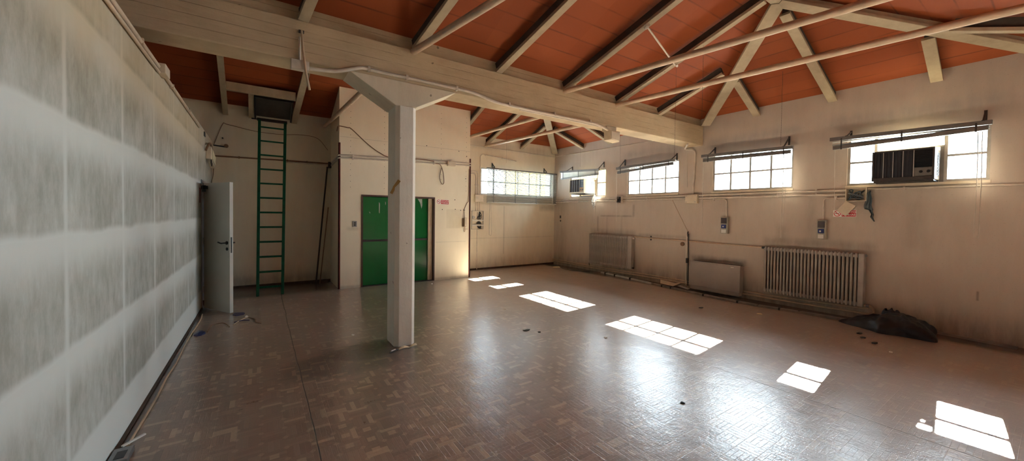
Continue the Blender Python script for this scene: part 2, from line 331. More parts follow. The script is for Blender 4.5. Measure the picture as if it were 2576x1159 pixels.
# ------------------------------------------------------------------ mesh building
class MB:
    def __init__(s): s.v = []; s.f = []; s.sm = []; s.uv = {}
    def add(s, vs, fs, smooth=False):
        o = len(s.v); s.v += [tuple(p) for p in vs]
        for f in fs: s.f.append(tuple(i + o for i in f)); s.sm.append(smooth)
        return s
    def box(s, x0, x1, y0, y1, z0, z1):
        x0, x1 = sorted((x0, x1)); y0, y1 = sorted((y0, y1)); z0, z1 = sorted((z0, z1))
        p = [(x, y, z) for z in (z0, z1) for y in (y0, y1) for x in (x0, x1)]
        return s.add(p, [(0, 2, 3, 1), (4, 5, 7, 6), (0, 1, 5, 4), (2, 6, 7, 3), (0, 4, 6, 2), (1, 3, 7, 5)])
    def bar(s, a, b, w, h, up=(0, 0, 1)):
        """rectangular bar from a to b, w across, h along up"""
        a, b, up = V(a), V(b), V(up); d = (b - a).normalized(); r = d.cross(up)
        if r.length < 1e-5: r = d.cross(V((1, 0, 0)))
        r.normalize(); u = r.cross(d).normalized()
        p = []
        for c in (a, b):
            for (i, j) in ((-1, -1), (1, -1), (1, 1), (-1, 1)): p.append(c + r * (w / 2 * i) + u * (h / 2 * j))
        return s.add(p, [(3, 2, 1, 0), (4, 5, 6, 7), (0, 1, 5, 4), (1, 2, 6, 5), (2, 3, 7, 6), (3, 0, 4, 7)])
    def tube(s, pts, r, n=8, caps=True):
        pts = [V(p) for p in pts]; rings = []; t0 = (pts[1] - pts[0]).normalized()
        ref = V((0, 0, 1)) if abs(t0.z) < .9 else V((1, 0, 0)); nn = t0.cross(ref).normalized()
        prev = t0
        for i, p in enumerate(pts):
            t = (pts[min(i + 1, len(pts) - 1)] - pts[max(i - 1, 0)])
            t = t.normalized() if t.length > 1e-9 else prev
            q = prev.rotation_difference(t); nn = (q @ nn).normalized(); prev = t
            bb = t.cross(nn).normalized()
            rr = r[i] if isinstance(r, (list, tuple)) else r
            rings.append([p + nn * (rr * cos(2 * pi * k / n)) + bb * (rr * sin(2 * pi * k / n)) for k in range(n)])
        vs = [q for ring in rings for q in ring]; fs = []
        for i in range(len(rings) - 1):
            for k in range(n):
                k2 = (k + 1) % n; fs.append((i * n + k, i * n + k2, (i + 1) * n + k2, (i + 1) * n + k))
        s.add(vs, fs, n > 5)
        if caps:
            s.add(rings[0], [tuple(reversed(range(n)))]); s.add(rings[-1], [tuple(range(n))])
        return s
    def cyl(s, a, b, r, n=14): return s.tube([a, b], r, n)
    def prism(s, poly, fn, d0, d1):
        """polygon (2-D) carried by fn(u,v,d) and extruded from d0 to d1"""
        n = len(poly); a = [fn(u, v, d0) for u, v in poly]; b = [fn(u, v, d1) for u, v in poly]
        s.add(a + b, [tuple(reversed(range(n))), tuple(range(n, 2 * n))] + [(i, (i + 1) % n, n + (i + 1) % n, n + i) for i in range(n)])
        return s
    def blob(s, fn, nu=24, nv=12):
        vs = []; fs = []
        for j in range(nv + 1):
            for i in range(nu): vs.append(fn(2 * pi * i / nu, j / nv))
        for j in range(nv):
            for i in range(nu):
                a = j * nu + i; b = j * nu + (i + 1) % nu; fs.append((a, b, b + nu, a + nu))
        return s.add(vs, fs, True)
    def grid(s, fn, nu, nv, smooth=True):
        vs = [fn(i / nu, j / nv) for j in range(nv + 1) for i in range(nu + 1)]
        fs = [(j * (nu + 1) + i, j * (nu + 1) + i + 1, (j + 1) * (nu + 1) + i + 1, (j + 1) * (nu + 1) + i) for j in range(nv) for i in range(nu)]
        return s.add(vs, fs, smooth)
    def build(s, name, mat, parent=None, bevel=0.0, solid=0.0, origin=None):
        me = bpy.data.meshes.new(name)
        org = V(origin) if origin is not None else V((0, 0, 0))
        me.from_pydata([tuple(V(p) - org) for p in s.v], [], s.f)
        for p, sm in zip(me.polygons, s.sm): p.use_smooth = sm
        bm = bmesh.new(); bm.from_mesh(me); bmesh.ops.recalc_face_normals(bm, faces=bm.faces[:]); bm.to_mesh(me); bm.free()
        me.materials.append(mat if not isinstance(mat, str) else M[mat])
        o = bpy.data.objects.new(name, me); C.objects.link(o)
        o.location = org
        if parent is not None:
            o.parent = parent
            o.location = org - parent_world(parent)
        if bevel:
            md = o.modifiers.new('bevel', 'BEVEL'); md.width = bevel; md.segments = 2; md.limit_method = 'ANGLE'
        if solid:
            md = o.modifiers.new('thickness', 'SOLIDIFY'); md.thickness = solid; md.offset = 0
        return o

def parent_world(p):
    w = V((0, 0, 0))
    while p is not None: w += p.location; p = p.parent
    return w

def tag(o, label=None, cat=None, group=None, kind=None):
    if label: o['label'] = label
    if cat: o['category'] = cat
    if group: o['group'] = group
    if kind: o['kind'] = kind
    return o

def thing(name, label, cat, loc=(0, 0, 0), group=None, kind='thing'):
    o = bpy.data.objects.new(name, None); C.objects.link(o); o.location = loc; o.empty_display_size = .1
    return tag(o, label, cat, group, kind)

def struct(o): o['kind'] = 'structure'; return o

def arc(p, d0, d1, r, n=6):
    """corner of a bent pipe: from direction d0 to direction d1 about point p"""
    d0, d1, p = V(d0), V(d1), V(p); out = []
    for i in range(n + 1):
        t = i / n; a = p - d0 * r; c = p + d1 * r
        out.append((1 - t) ** 2 * a + 2 * t * (1 - t) * p + t * t * c)
    return out

def bent(pts, r=.05):
    pts = [V(p) for p in pts]; out = [pts[0]]
    for i in range(1, len(pts) - 1):
        d0 = (pts[i] - pts[i - 1]).normalized(); d1 = (pts[i + 1] - pts[i]).normalized()
        rr = min(r, (pts[i] - pts[i - 1]).length * .45, (pts[i + 1] - pts[i]).length * .45)
        out += arc(pts[i], d0, d1, rr)
    return out + [pts[-1]]

def smooth_path(pts, n=8):
    """Catmull-Rom through the points"""
    P = [V(p) for p in pts]; P = [P[0] * 2 - P[1]] + P + [P[-1] * 2 - P[-2]]; out = []
    for i in range(1, len(P) - 2):
        for k in range(n):
            t = k / n
            out.append(.5 * ((2 * P[i]) + (-P[i - 1] + P[i + 1]) * t + (2 * P[i - 1] - 5 * P[i] + 4 * P[i + 1] - P[i + 2]) * t * t + (-P[i - 1] + 3 * P[i] - 3 * P[i + 1] + P[i + 2]) * t ** 3))
    return out + [P[-2]]

def wall_holes(mb, fn, u0, u1, z0, z1, holes, t):
    """slab with rectangular holes; fn(u,z,d) -> point, d=0 inner face, d=t outer face"""
    us = sorted({u0, u1, *[h[0] for h in holes], *[h[1] for h in holes]}); zs = sorted({z0, z1, *[h[2] for h in holes], *[h[3] for h in holes]})
    inside = lambda a, b: any(h[0] <= a <= h[1] and h[2] <= b <= h[3] for h in holes)
    for i in range(len(us) - 1):
        for j in range(len(zs) - 1):
            if inside((us[i] + us[i + 1]) / 2, (zs[j] + zs[j + 1]) / 2): continue
            for d in (0, t):
                mb.add([fn(us[i], zs[j], d), fn(us[i + 1], zs[j], d), fn(us[i + 1], zs[j + 1], d), fn(us[i], zs[j + 1], d)], [(0, 1, 2, 3)])
    rects = [(u0, u1, z0, z1)] + list(holes)
    for (a, b, c, e) in rects:
        for (p, q) in (((a, c), (b, c)), ((b, c), (b, e)), ((b, e), (a, e)), ((a, e), (a, c))):
            mb.add([fn(*p, 0), fn(*q, 0), fn(*q, t), fn(*p, t)], [(0, 1, 2, 3)])
    return mb

RW = lambda y, z, d: (XR + d, y, z)
FW = lambda x, z, d: (x, YF + d, z)
WT = .30
WIN = [(6.98, 8.39), (4.845, 6.265), (2.685, 4.10), (.55, 1.96)]
HID = [(-1.62, -.21), (-3.76, -2.35)]           # more windows of the same row behind the viewer
WZ0, WZ1 = 2.035, 2.775
FWX = (4.895, 7.35)

# ------------------------------------------------------------------ shell
struct(MB().box(-5.2, XR + .3, YN - .2, 9.6, -.12, 0).build('floor', 'floor'))
struct(wall_holes(MB(), RW, YN, YF + WT, 0, 3.95, [(a, b, WZ0, WZ1) for a, b in WIN + HID], WT).build('wall_right', 'wall_right'))
struct(wall_holes(MB(), FW, 3.9, XR, 0, 3.95, [(FWX[0], FWX[1], 2.05, 2.785)], WT).build('wall_far', 'wall_far'))
struct(MB().box(-5.2, 1.35, YA, YA + .3, 0, 3.95).build('wall_back', 'wall_alcove'))
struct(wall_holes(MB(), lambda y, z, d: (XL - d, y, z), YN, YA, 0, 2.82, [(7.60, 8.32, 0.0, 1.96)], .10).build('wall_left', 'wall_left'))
struct(MB().box(-5.2, -5.0, YN, 9.4, 0, 4.4).build('wall_outer', 'near_wall'))
struct(wall_holes(MB(), lambda x, z, d: (x, YN - d, z), -5.2, XR + .3, 0, 3.95, [], .2).build('wall_near', 'near_wall'))

# ceiling: two hipped bays of red tiles on either side of the concrete beam
def slope(mb, uvs, pts, along, up, org):
    o = len(mb.v); mb.v += [tuple(p) for p in pts]; mb.f.append(tuple(range(o, o + len(pts)))); mb.sm.append(False)
    for p in pts: uvs.append(((V(p) - V(org)).dot(V(along)), (V(p) - V(org)).dot(V(up).normalized())))
cm = MB(); cuv = []
def bay(y0, y1):
    ym = (y0 + y1) / 2; rise = SL * (y1 - y0) / 2; xa = XR + .05 - (y1 - y0) / 2; x0, x1 = -5.2, XR + .05
    zr = ZE + rise
    slope(cm, cuv, [(x0, y1, ZE), (x1, y1, ZE), (xa, ym, zr), (x0, ym, zr)], (1, 0, 0), (0, -1, SL), (0, y1, ZE))
    slope(cm, cuv, [(x0, y0, ZE), (x0, ym, zr), (xa, ym, zr), (x1, y0, ZE)], (1, 0, 0), (0, 1, SL), (0, y0, ZE))
    slope(cm, cuv, [(x1, y0, ZE), (xa, ym, zr), (x1, y1, ZE)], (0, 1, 0), (-1, 0, SL), (x1, 0, ZE))
bay(-.02, YB + .085); bay(YB2 - .085, 9.35)
slope(cm, cuv, [(-5.2, YN - .2, ZE), (XR + .3, YN - .2, ZE), (XR + .3, -.02, ZE), (-5.2, -.02, ZE)], (1, 0, 0), (0, 1, 0), (0, 0, 0))
co_ = cm.build('ceiling', 'ceiling'); struct(co_)
uvl = co_.data.uv_layers.new(name='UVMap')
# (faces keep their own corner vertices, so loops map one to one onto the list)
for poly in co_.data.polygons:
    for li in poly.loop_indices: uvl.data[li].uv = cuv[co_.data.loops[li].vertex_index]

# lift shaft of painted boards with its door opening
sh = MB()
wall_holes(sh, lambda x, z, d: (x, YS + d, z), 1.255, 4.09, 0, 4.35, [(1.69, 3.195, 0.0, 1.855)], .06)
sh.box(1.255, 1.315, YS + .06, YA, 0, 4.35); sh.box(4.03, 4.09, YS + .06, YF + .2, 0, 4.35)
sh.box(1.69, 1.70, YS + .06, YS + .45, 0, 1.855); sh.box(3.18, 3.195, YS + .06, YS + .45, 0, 1.855)
sh.box(1.69, 3.195, YS + .06, YS + .45, 1.855, 1.87); sh.box(1.3, 4.05, YS + .45, YS + .5, 0, 2.2)
struct(sh.build('wall_shaft', 'shaft'))
scr = MB()
for x in (1.46, 2.11, 3.36, 3.99):
    for k in range(18):
        z = 2.02 + k * .115 if x < 2.5 else 2.06 + k * .115
        if z < 3.8: scr.cyl((x, YS - .0015, z), (x, YS + .002, z), .006, 6)
for (x, z) in ((3.80, 2.98), (4.00, 2.88), (3.02, 3.02), (3.72, 1.62), (3.86, 1.60), (3.40, 1.61), (3.71, 1.84), (3.98, 2.35)): scr.cyl((x, YS - .003, z), (x, YS + .002, z), .011, 7)
sc_o = scr.build('screw_hole', 'wire_dark'); sc_o.parent = bpy.data.objects['wall_shaft']; sc_o['kind'] = 'stuff'

for i, (x, zt, w) in enumerate(((1.257, 2.88, .020), (4.088, 2.83, .022))):
    t = MB(); t.box(x - .012, x + w, YS - .010, YS - .0005, 0.0, zt)
    t.box(x - .012, x - .001, YS - .010, YS + .05, 0, zt) if i == 0 else t.box(x + .003, x + w, YS - .01, YS + .05, 0, zt)
    struct(t.build('trim_%d' % (i + 1), 'red_trim'))

# green two-leaf lift door
d1 = bpy.data.objects.new('door_1', None); C.objects.link(d1); d1.location = (2.44, YS, 0); struct(d1)
fr = MB(); fr.box(1.665, 1.695, YS - .012, YS + .10, 0, 1.88); fr.box(3.19, 3.222, YS - .012, YS + .10, 0, 1.88); fr.box(1.695, 3.19, YS - .012, YS + .10, 1.848, 1.88)
fr.build('door_frame', 'brown_frame', d1)
MB().box(1.70, 3.09, YS + .10, YS + .13, .955, 1.846).build('upper_leaf', 'green_door', d1, .003)
MB().box(1.70, 3.09, YS + .10, YS + .13, .012, .915).build('lower_leaf', 'green_door', d1, .003)
MB().box(1.70, 3.09, YS + .085, YS + .128, .915, .955).build('seal_strip', 'black', d1)
MB().box(3.092, 3.178, YS + .06, YS + .16, .0, 1.846).build('door_jamb', 'cream_plastic', d1)
MB().box(1.70, 3.19, YS - .005, YS + .10, 0, .012).build('door_sill', 'dark_metal', d1)
sm_ = MB()  # left strips are painted reflections, the right one is a paint smear
for (x, z0, z1, w) in ((2.03, 1.50, 1.74, .022), (2.16, 1.68, 1.76, .012), (2.29, 1.70, 1.82, .014), (1.84, 1.50, 1.54, .02)):
    sm_.prism([(x, z1), (x + w, z1 - .03), (x + w * .7, z0), (x + w * .2, z0 + .02)], lambda u, v, d: (u, YS + .0985 + d, v), 0, .001)
sm_.prism([(2.86, 1.835), (2.96, 1.835), (2.965, 1.70), (2.95, 1.62), (2.91, 1.76)], lambda u, v, d: (u, YS + .0985 + d, v), 0, .001)
sm_.build('smear_and_reflection', 'smear_reflection', d1)

# white flush door, swung open into the room
d2 = bpy.data.objects.new('door_2', None); C.objects.link(d2); d2.location = (-.722, 7.585, 0); struct(d2)
hx, hy = -.722, 7.585; ux, uy = .495, -.869; nx_, ny_ = -.869, -.495   # along the leaf / towards the far side
def DL(u, v, z): return (hx + ux * u + nx_ * v, hy + uy * u + ny_ * v, z)
def dbox(mb, u0, u1, v0, v1, z0, z1):
    p = [DL(u, v, z) for z in (z0, z1) for v in (v0, v1) for u in (u0, u1)]
    return mb.add(p, [(0, 2, 3, 1), (4, 5, 7, 6), (0, 1, 5, 4), (2, 6, 7, 3), (0, 4, 6, 2), (1, 3, 7, 5)])
DT = -.045
leaf = MB(); dbox(leaf, .0, .70, 0, DT, .015, 1.935); leaf.build('leaf', 'white_paint', d2, .003)
lp = MB(); dbox(lp, .699, .7025, -.012, -.030, .90, 1.13); lp.build('lock_plate', 'black', d2)
for side, v0 in ((1, .0), (-1, DT)):
    hb = MB(); q = V(DL(.635, v0, 1.045)); nrm = V((nx_, ny_, 0)) * side
    hb.cyl(q, q + nrm * .012, .026, 14); hb.cyl(q + nrm * .01, q + nrm * .05, .011, 10)
    hb.tube(smooth_path([q + nrm * .05, q + nrm * .055 + V((-ux * .05, -uy * .05, -.006)), q + nrm * .05 + V((-ux * .135, -uy * .135, .006))], 5), .011, 8)
    h = hb.build('handle', 'black', d2)
    e = MB(); q2 = V(DL(.637, v0, .955)); e.cyl(q2, q2 + nrm * .008, .024, 14); e.build('keyhole_plate', 'black', d2)
fr2 = MB(); fr2.box(XL - .11, XL + .012, 7.585, 7.625, 0, 1.99); fr2.box(XL - .11, XL + .012, 8.30, 8.34, 0, 1.99); fr2.box(XL - .11, XL + .012, 7.625, 8.30, 1.95, 1.99)
fr2.build('door_frame', 'grey_metal', d2)
cl = MB(); cl.box(-.735, -.69, 7.52, 7.60, 1.80, 1.90); dbox(cl, .01, .13, .004, .035, 1.84, 1.89); cl.build('door_closer', 'black', d2)
for z in (.25, 1.0, 1.70):
    MB().cyl((-.728, 7.578, z), (-.728, 7.578, z + .10), .010, 8).build('hinge', 'grey_metal', d2)

# ------------------------------------------------------------------ windows
def steel_window(name, a, b, z0, z1, fn, verts, transom, sections=True, skip=None, sill=True):
    root = bpy.data.objects.new(name, None); C.objects.link(root); root.location = fn((a + b) / 2, z0, 0); struct(root)
    D0, D1 = .03, .065
    def bx(mb, u0, u1, c0, c1, e0=D0, e1=D1):
        p0, p1 = fn(u0, c0, e0), fn(u1, c1, e1); mb.box(p0[0], p1[0], p0[1], p1[1], p0[2], p1[2])
    f = MB(); w = .034
    bx(f, a, a + w, z0, z1); bx(f, b - w, b, z0, z1); bx(f, a + w, b - w, z0, z0 + w); bx(f, a + w, b - w, z1 - w, z1)
    f.build('window_frame', 'window_frame', root)
    g = MB()
    us = [a + w] + list(verts) + [b - w]
    for u in verts: bx(g, u - .017, u + .017, z0 + w, z1 - w)
    for i in range(len(us) - 1):
        if skip is not None and i in skip: continue
        l = us[i] + (.017 if i else 0); r = us[i + 1] - (.017 if i < len(us) - 2 else 0)
        bx(g, l, r, transom - .014, transom + .014)
    g.build('glazing_bars', 'window_frame', root)
    for i in range(len(us) - 1):
        if skip is not None and i in skip: continue
        p = MB(); bx(p, us[i] + .004, us[i + 1] - .004, z0 + w, z1 - w, .046, .049); p.build('pane', 'glass', root)
    if sill:
        s_ = MB(); bx(s_, a - .01, b + .01, z0 - .035, z0 - .001, -.022, -.0005); s_.build('window_sill', 'cream_plastic', root)
    return root
steel_window('window_1', 6.98, 8.39, WZ0, WZ1, RW, [7.315, 8.0], 2.405, skip=(1,))
steel_window('window_2', 4.845, 6.265, WZ0, WZ1, RW, [5.20, 5.555, 5.91], 2.385)
steel_window('window_3', 2.685, 4.10, WZ0, WZ1, RW, [3.04, 3.395, 3.75], 2.385)
steel_window('window_4', .55, 1.96, WZ0, WZ1, RW, [.93, 1.635], 2.385, skip=(1,))
steel_window('window_5', FWX[0], FWX[1], 2.05, 2.785, FW, [5.304, 5.713, 6.122, 6.531, 6.94], 2.415)
for i, (a, b) in enumerate(HID): steel_window('window_%d' % (6 + i), a, b, WZ0, WZ1, RW, [a + .353, a + .706, a + 1.06], 2.385)
# upper lights over the two air conditioners
for k, (a, b, z) in enumerate(((7.325, 7.99, 2.53), (.94, 1.625, 2.52))):
    root = bpy.data.objects['window_1' if k == 0 else 'window_4']
    m = MB(); m.box(XR + .03, XR + .065, a, b, z - .012, z + .012); m.build('glazing_bars', 'window_frame', root)
    m = MB(); m.box(XR + .046, XR + .049, a, b, z + .012, WZ1 - .026); m.build('pane', 'glass', root)

# ------------------------------------------------------------------ concrete frame
bm_ = thing('concrete_beam', 'long painted concrete beam crossing the room on top of the octagonal column', 'beam', (1.35, YB, ZB))
MB().box(-5.0, XR - .002, YB, YB2, ZB, 3.385).build('beam_body', 'beam', bm_, .012)
MB().box(-5.0, XR - .002, YB + .06, YB2 - .06, 3.3851, 3.56).build('upstand', 'beam', bm_)

cl_ = thing('concrete_column', 'pale octagonal concrete column with splayed head standing in the middle of the room', 'column', (1.35, 4.48, 0))
cc = MB()
x0, x1, y0, y1, ch = 1.235, 1.468, YB - .025, YB2 - .01, .042
oct_ = [(x0 + ch, y0), (x1 - ch, y0), (x1, y0 + ch), (x1, y1 - ch), (x1 - ch, y1), (x0 + ch, y1), (x0, y1 - ch), (x0, y0 + ch)]
cc.prism(oct_, lambda u, v, d: (u, v, d), 0, 2.722)
cc.build('shaft', 'column', cl_, .004)
hd = MB()
hd.prism([(.75, ZB - .001), (1.95, ZB - .001), (x1 + .004, 2.735), (x0 - .004, 2.715)], lambda u, v, d: (u, d, v), YB - .022, YB2 + .004)
hd.build('column_head', 'head', cl_, .006)

# rafters: bottom flange, dark web and top plate under the tiles
def rafter(name, label, a, b, w=.10, grp=None, h=.098, mat='rafter', flat=False):
    a, b = V(a), V(b)
    o = thing(name, label, 'rafter', a, grp)
    up = V((0, 0, 1)); d = (b - a).normalized(); r = d.cross(up).normalized(); u = r.cross(d).normalized()
    f = MB(); f.bar(a + u * .02, b + u * .02, w, .04); f.build('flange', mat, o, .004)
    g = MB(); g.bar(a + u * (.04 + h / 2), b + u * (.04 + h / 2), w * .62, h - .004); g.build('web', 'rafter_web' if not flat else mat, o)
    return o
zb = 3.375
def up_(y, s=1): return zb + SL * (YB - y)
fr_ = [(.34, .18, 1.0), (1.455, .165, 1.0), (2.565, .150, 1.2), (3.72, .135, 1.9), (4.87, .10, 2.17), (6.0, .06, 3.18)]
names = ['first rafter from the left above the beam, short pale stub beside the hanging tube', 'second rafter from the left above the beam, beside the shortest tie rod',
         'third rafter from the left above the beam', 'fourth rafter from the left above the beam, a tie rod at its foot',
         'fifth rafter from the left above the beam, running up to the roof apex', 'sixth and shortest rafter on the beam, meeting the hip near the corner']
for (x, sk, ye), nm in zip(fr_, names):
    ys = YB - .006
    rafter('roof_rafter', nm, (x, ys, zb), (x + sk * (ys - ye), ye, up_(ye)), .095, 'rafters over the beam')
def right_up(x): return zb + .01 + SL * (XR - x)
AP = (5.30, 2.11, zb + .0 + SL * 2.2)
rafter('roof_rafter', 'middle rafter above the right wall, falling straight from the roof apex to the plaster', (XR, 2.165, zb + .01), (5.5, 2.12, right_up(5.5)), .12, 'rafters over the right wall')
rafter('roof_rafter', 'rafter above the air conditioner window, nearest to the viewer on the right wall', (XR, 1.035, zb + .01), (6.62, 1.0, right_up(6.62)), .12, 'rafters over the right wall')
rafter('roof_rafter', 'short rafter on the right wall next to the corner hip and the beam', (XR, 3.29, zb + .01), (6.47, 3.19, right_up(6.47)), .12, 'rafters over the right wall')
rafter('hip_rafter', 'broad hip rafter rising from the corner of beam and right wall to the apex', (7.40, 4.22, zb - .01), AP, .17, 'hip rafters', .06, flat=True)
rafter('hip_rafter', 'broad hip rafter falling from the apex to the near end of the right wall', (7.43, .02, zb - .01), (AP[0], AP[1], AP[2] + .0005), .17, 'hip rafters', .06, flat=True)
rafter('roof_rafter', 'rafter of the near slope behind the long hip, seen at the top right', (6.42, .06, zb), (6.40, .80, zb + SL * .74), .10, 'rafters of the near slope')
rafter('ridge_beam', 'ridge piece running left from the roof apex', (AP[0] + .03, AP[1], AP[2] + .01), (-2, AP[1] + .02, AP[2] + .01), .14, 'ridge', .05, flat=True)
# rear bay
zc = 3.395
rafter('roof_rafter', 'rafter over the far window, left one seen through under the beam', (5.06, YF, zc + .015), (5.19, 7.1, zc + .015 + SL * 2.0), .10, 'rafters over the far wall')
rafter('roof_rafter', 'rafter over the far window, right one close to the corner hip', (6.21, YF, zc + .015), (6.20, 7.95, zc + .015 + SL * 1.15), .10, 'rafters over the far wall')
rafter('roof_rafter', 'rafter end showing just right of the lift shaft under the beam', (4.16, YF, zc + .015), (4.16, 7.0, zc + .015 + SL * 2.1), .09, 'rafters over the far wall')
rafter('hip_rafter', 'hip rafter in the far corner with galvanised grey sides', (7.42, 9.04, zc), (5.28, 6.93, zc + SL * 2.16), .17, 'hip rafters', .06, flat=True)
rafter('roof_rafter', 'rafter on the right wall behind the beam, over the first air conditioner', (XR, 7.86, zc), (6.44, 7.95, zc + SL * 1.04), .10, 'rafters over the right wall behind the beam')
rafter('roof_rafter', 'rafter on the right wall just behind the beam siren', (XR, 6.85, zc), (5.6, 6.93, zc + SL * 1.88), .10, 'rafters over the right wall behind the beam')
# alcove framing round the roof hatch
za = 3.345
rafter('roof_rafter', 'pale lit rafter above the alcove left of the green ladder', (-.555, YA, za), (-.49, 5.6, za + SL * 3.6), .085, 'rafters over the alcove', flat=True)
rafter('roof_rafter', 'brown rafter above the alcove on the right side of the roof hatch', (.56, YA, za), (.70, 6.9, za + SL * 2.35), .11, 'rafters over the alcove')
tr = MB(); tr.bar((-.50, 8.45, 3.70), (.545, 8.45, 3.70), .07, .15); tag(tr.build('hatch_trimmer', 'rafter', bevel=.004), 'horizontal trimmer beam crossing between two rafters above the roof hatch', 'trimmer', kind='thing')
tr = MB(); tr.bar((-.145, 8.49, 3.665), (-.155, YA, 3.385), .085, .09); tag(tr.build('hatch_stub_rafter', 'rafter', bevel=.004), 'short stub rafter on the left side of the dark roof hatch', 'rafter', kind='thing')
hb = thing('roof_hatch', 'dark closed roof hatch box over the top of the green ladder', 'hatch', (.22, 8.85, 3.5))
h1 = MB(); h1.add([(-.08, 8.53, 3.66), (.50, 8.53, 3.66), (.50, 9.2, 3.41), (-.08, 9.2, 3.41)], [(0, 1, 2, 3)]); h1.build('lid', 'hatch', hb, solid=.02)
h2 = MB(); h2.bar((-.09, 8.52, 3.655), (-.09, 9.2, 3.40), .03, .12); h2.bar((.505, 8.52, 3.655), (.505, 9.2, 3.40), .03, .12); h2.bar((-.09, 8.51, 3.65), (.505, 8.51, 3.65), .03, .12); h2.build('frame', 'black', hb)

# tie rods
def rod(label, a, b, r=.037):
    m = MB(); m.cyl(a, b, r, 16); return tag(m.build('tie_rod', 'rod'), label, 'tie rod', 'painted steel tie rods', 'thing')
rod('short cream tie rod above the column, leaving the beam at the second rafter', (1.427, YB + .01, 3.36), (2.05, .4, 3.36))
rod('cream tie rod from the middle of the beam, upper one of the long pair', (3.707, YB + .01, 3.36), (4.36, .2, 3.36))
rod('cream tie rod nearest to the right wall, lower one of the long pair', (4.847, YB + .01, 3.36), (5.42, .1, 3.36))
rod('tie rod behind the beam touching the lift shaft, left of the far pair', (4.115, 8.2, 3.368), (4.40, YB2, 3.368))
rod('tie rod behind the beam ending over the far window, right of the far pair', (5.015, YF - .01, 3.368), (5.51, YB2, 3.368))
rod('tie rod in the dark alcove passing the left edge of the lift shaft', (1.13, YA - .01, 3.37), (1.34, YB2, 3.37))
tb = MB(); tb.cyl((3.895, 3.0, 3.85), (4.97, 3.32, 3.735), .012, 8); tb.cyl((3.88, 2.97, 3.86), (3.90, 3.03, 3.845), .024, 8); tb.cyl((4.965, 3.30, 3.74), (5.03, 3.33, 3.74), .02, 8)
tag(tb.build('thin_brace', 'conduit'), 'thin steel rod bolted between two rafters below the red ceiling', 'brace', kind='thing')

# thin chains hanging from the roof
def chain(label, x, y, z0, z1, tail=None):
    m = MB(); n = max(2, int((z1 - z0) / .035))
    for k in range(n):
        a = z0 + (z1 - z0) * k / n; c = a + (z1 - z0) / n * .86
        m.tube([(x, y, a), (x, y, c)], .002, 4)
    tag(m.build('hanging_chain', 'dark_metal'), label, 'chain', 'thin chains hanging from the roof', 'thing')
chain('thin chain hanging from the brace rod between two rafters', 5.0, 3.32, 2.35, 3.73)
chain('long thin chain hanging from the tie rod in front of the right wall, upper right', 5.02, 2.92, 2.9, 3.98)
chain('thin chain hanging beside the middle rafter of the right wall', 6.35, 2.45, 2.6, 3.7)
chain('thin chain hanging above the first air conditioner behind the beam', 6.9, 7.35, 2.8, 3.5)
chain('thin chain hanging above the left side of the window behind the beam', 6.9, 6.0, 2.6, 3.5)
chain('thin chain hanging above the left part of the far window', 5.2, 8.3, 2.85, 3.7)

# ------------------------------------------------------------------ ladder
lad = thing('ladder', 'tall green steel ladder leaning up to the roof hatch in the alcove', 'ladder', (.13, 8.2, 0))
ly = lambda z: 8.19 + .55 * z / 3.23
for x0, x1 in ((-.050, -.022), (.322, .388)):
    r_ = MB(); r_.bar((x0, ly(0), 0), (x1, ly(3.24), 3.24), .046, .05, up=(0, 1, .17)); r_.cyl((x0, ly(0) - .0, 0), (x0, ly(0), .03), .022, 8)
    r_.build('rail', 'green_ladder', lad, .004)
zr = [.143, .366, .575, .792, 1.005, 1.22, 1.43, 1.64, 1.85, 2.06, 2.275, 2.50, 2.73, 2.97, 3.20]
zr = [.152 + k * (3.105 - .152) / 11 for k in range(12)]
for z in zr:
    t = z / 3.24; MB().bar((-.052 + .03 * t, ly(z), z), (.322 + .066 * t, ly(z), z), .03, .034, up=(0, 1, .17)).build('rung', 'green_ladder', lad, .004)
MB().bar((-.06, ly(3.24), 3.245), (.42, ly(3.24), 3.245), .05, .05).build('top_bar', 'black', lad)
MB().bar((-.145, ly(3.24) + .02, 3.25), (-.04, ly(3.24) + .02, 3.25), .02, .02).build('hook', 'black', lad)

# ------------------------------------------------------------------ pipes and conduits
def pipe(name, label, pts, r=.014, mat='conduit', clips=(), cat='conduit', grp=None, clipfn=None, n=8):
    """pipe run with its clips as parts; clips: points along it"""
    o = thing(name, label, cat, (*pts[0][:2], pts[0][2] if len(pts[0]) > 2 else 0), grp)
    MB().tube(pts, r, n).build('pipe', mat, o)
    for c in clips:
        m = MB(); clipfn(m, c); m.build('clip', mat, o)
    return o
def rclip(m, c): m.box(XR - .036, XR - .001, c[1] - .012, c[1] + .012, c[2] - .022, c[2] + .022)
cx = XR - .021
zU, zL = 1.972, 1.908
def ys(a, b, n): return [a + (b - a) * (k + .5) / n for k in range(n)]
pipe('wall_conduit', 'upper of the two wall conduits between far corner and junction box', [(cx, YF - .02, zU), (cx, 4.64, zU)], .019, clips=[(0, y, zU) for y in ys(8.9, 4.75, 7)], clipfn=rclip, grp='conduits along the right wall')
pipe('wall_conduit', 'lower of the two wall conduits between far corner and junction box', [(cx, YF - .02, zL), (cx, 4.64, zL)], .019, clips=[(0, y, zL) for y in ys(8.9, 4.75, 7)], clipfn=rclip, grp='conduits along the right wall')
pipe('wall_conduit', 'upper of the two wall conduits between junction box and open cable box', [(cx, 4.36, zU), (cx, 1.94, zU - .005)], .019, clips=[(0, y, zU) for y in (4.12, 3.53, 2.90, 2.34)], clipfn=rclip, grp='conduits along the right wall')
pipe('wall_conduit', 'lower of the two wall conduits between junction box and open cable box', [(cx, 4.36, zL), (cx, 1.94, zL - .005)], .019, clips=[(0, y, zL) for y in (4.12, 3.53, 2.90, 2.34)], clipfn=rclip, grp='conduits along the right wall')
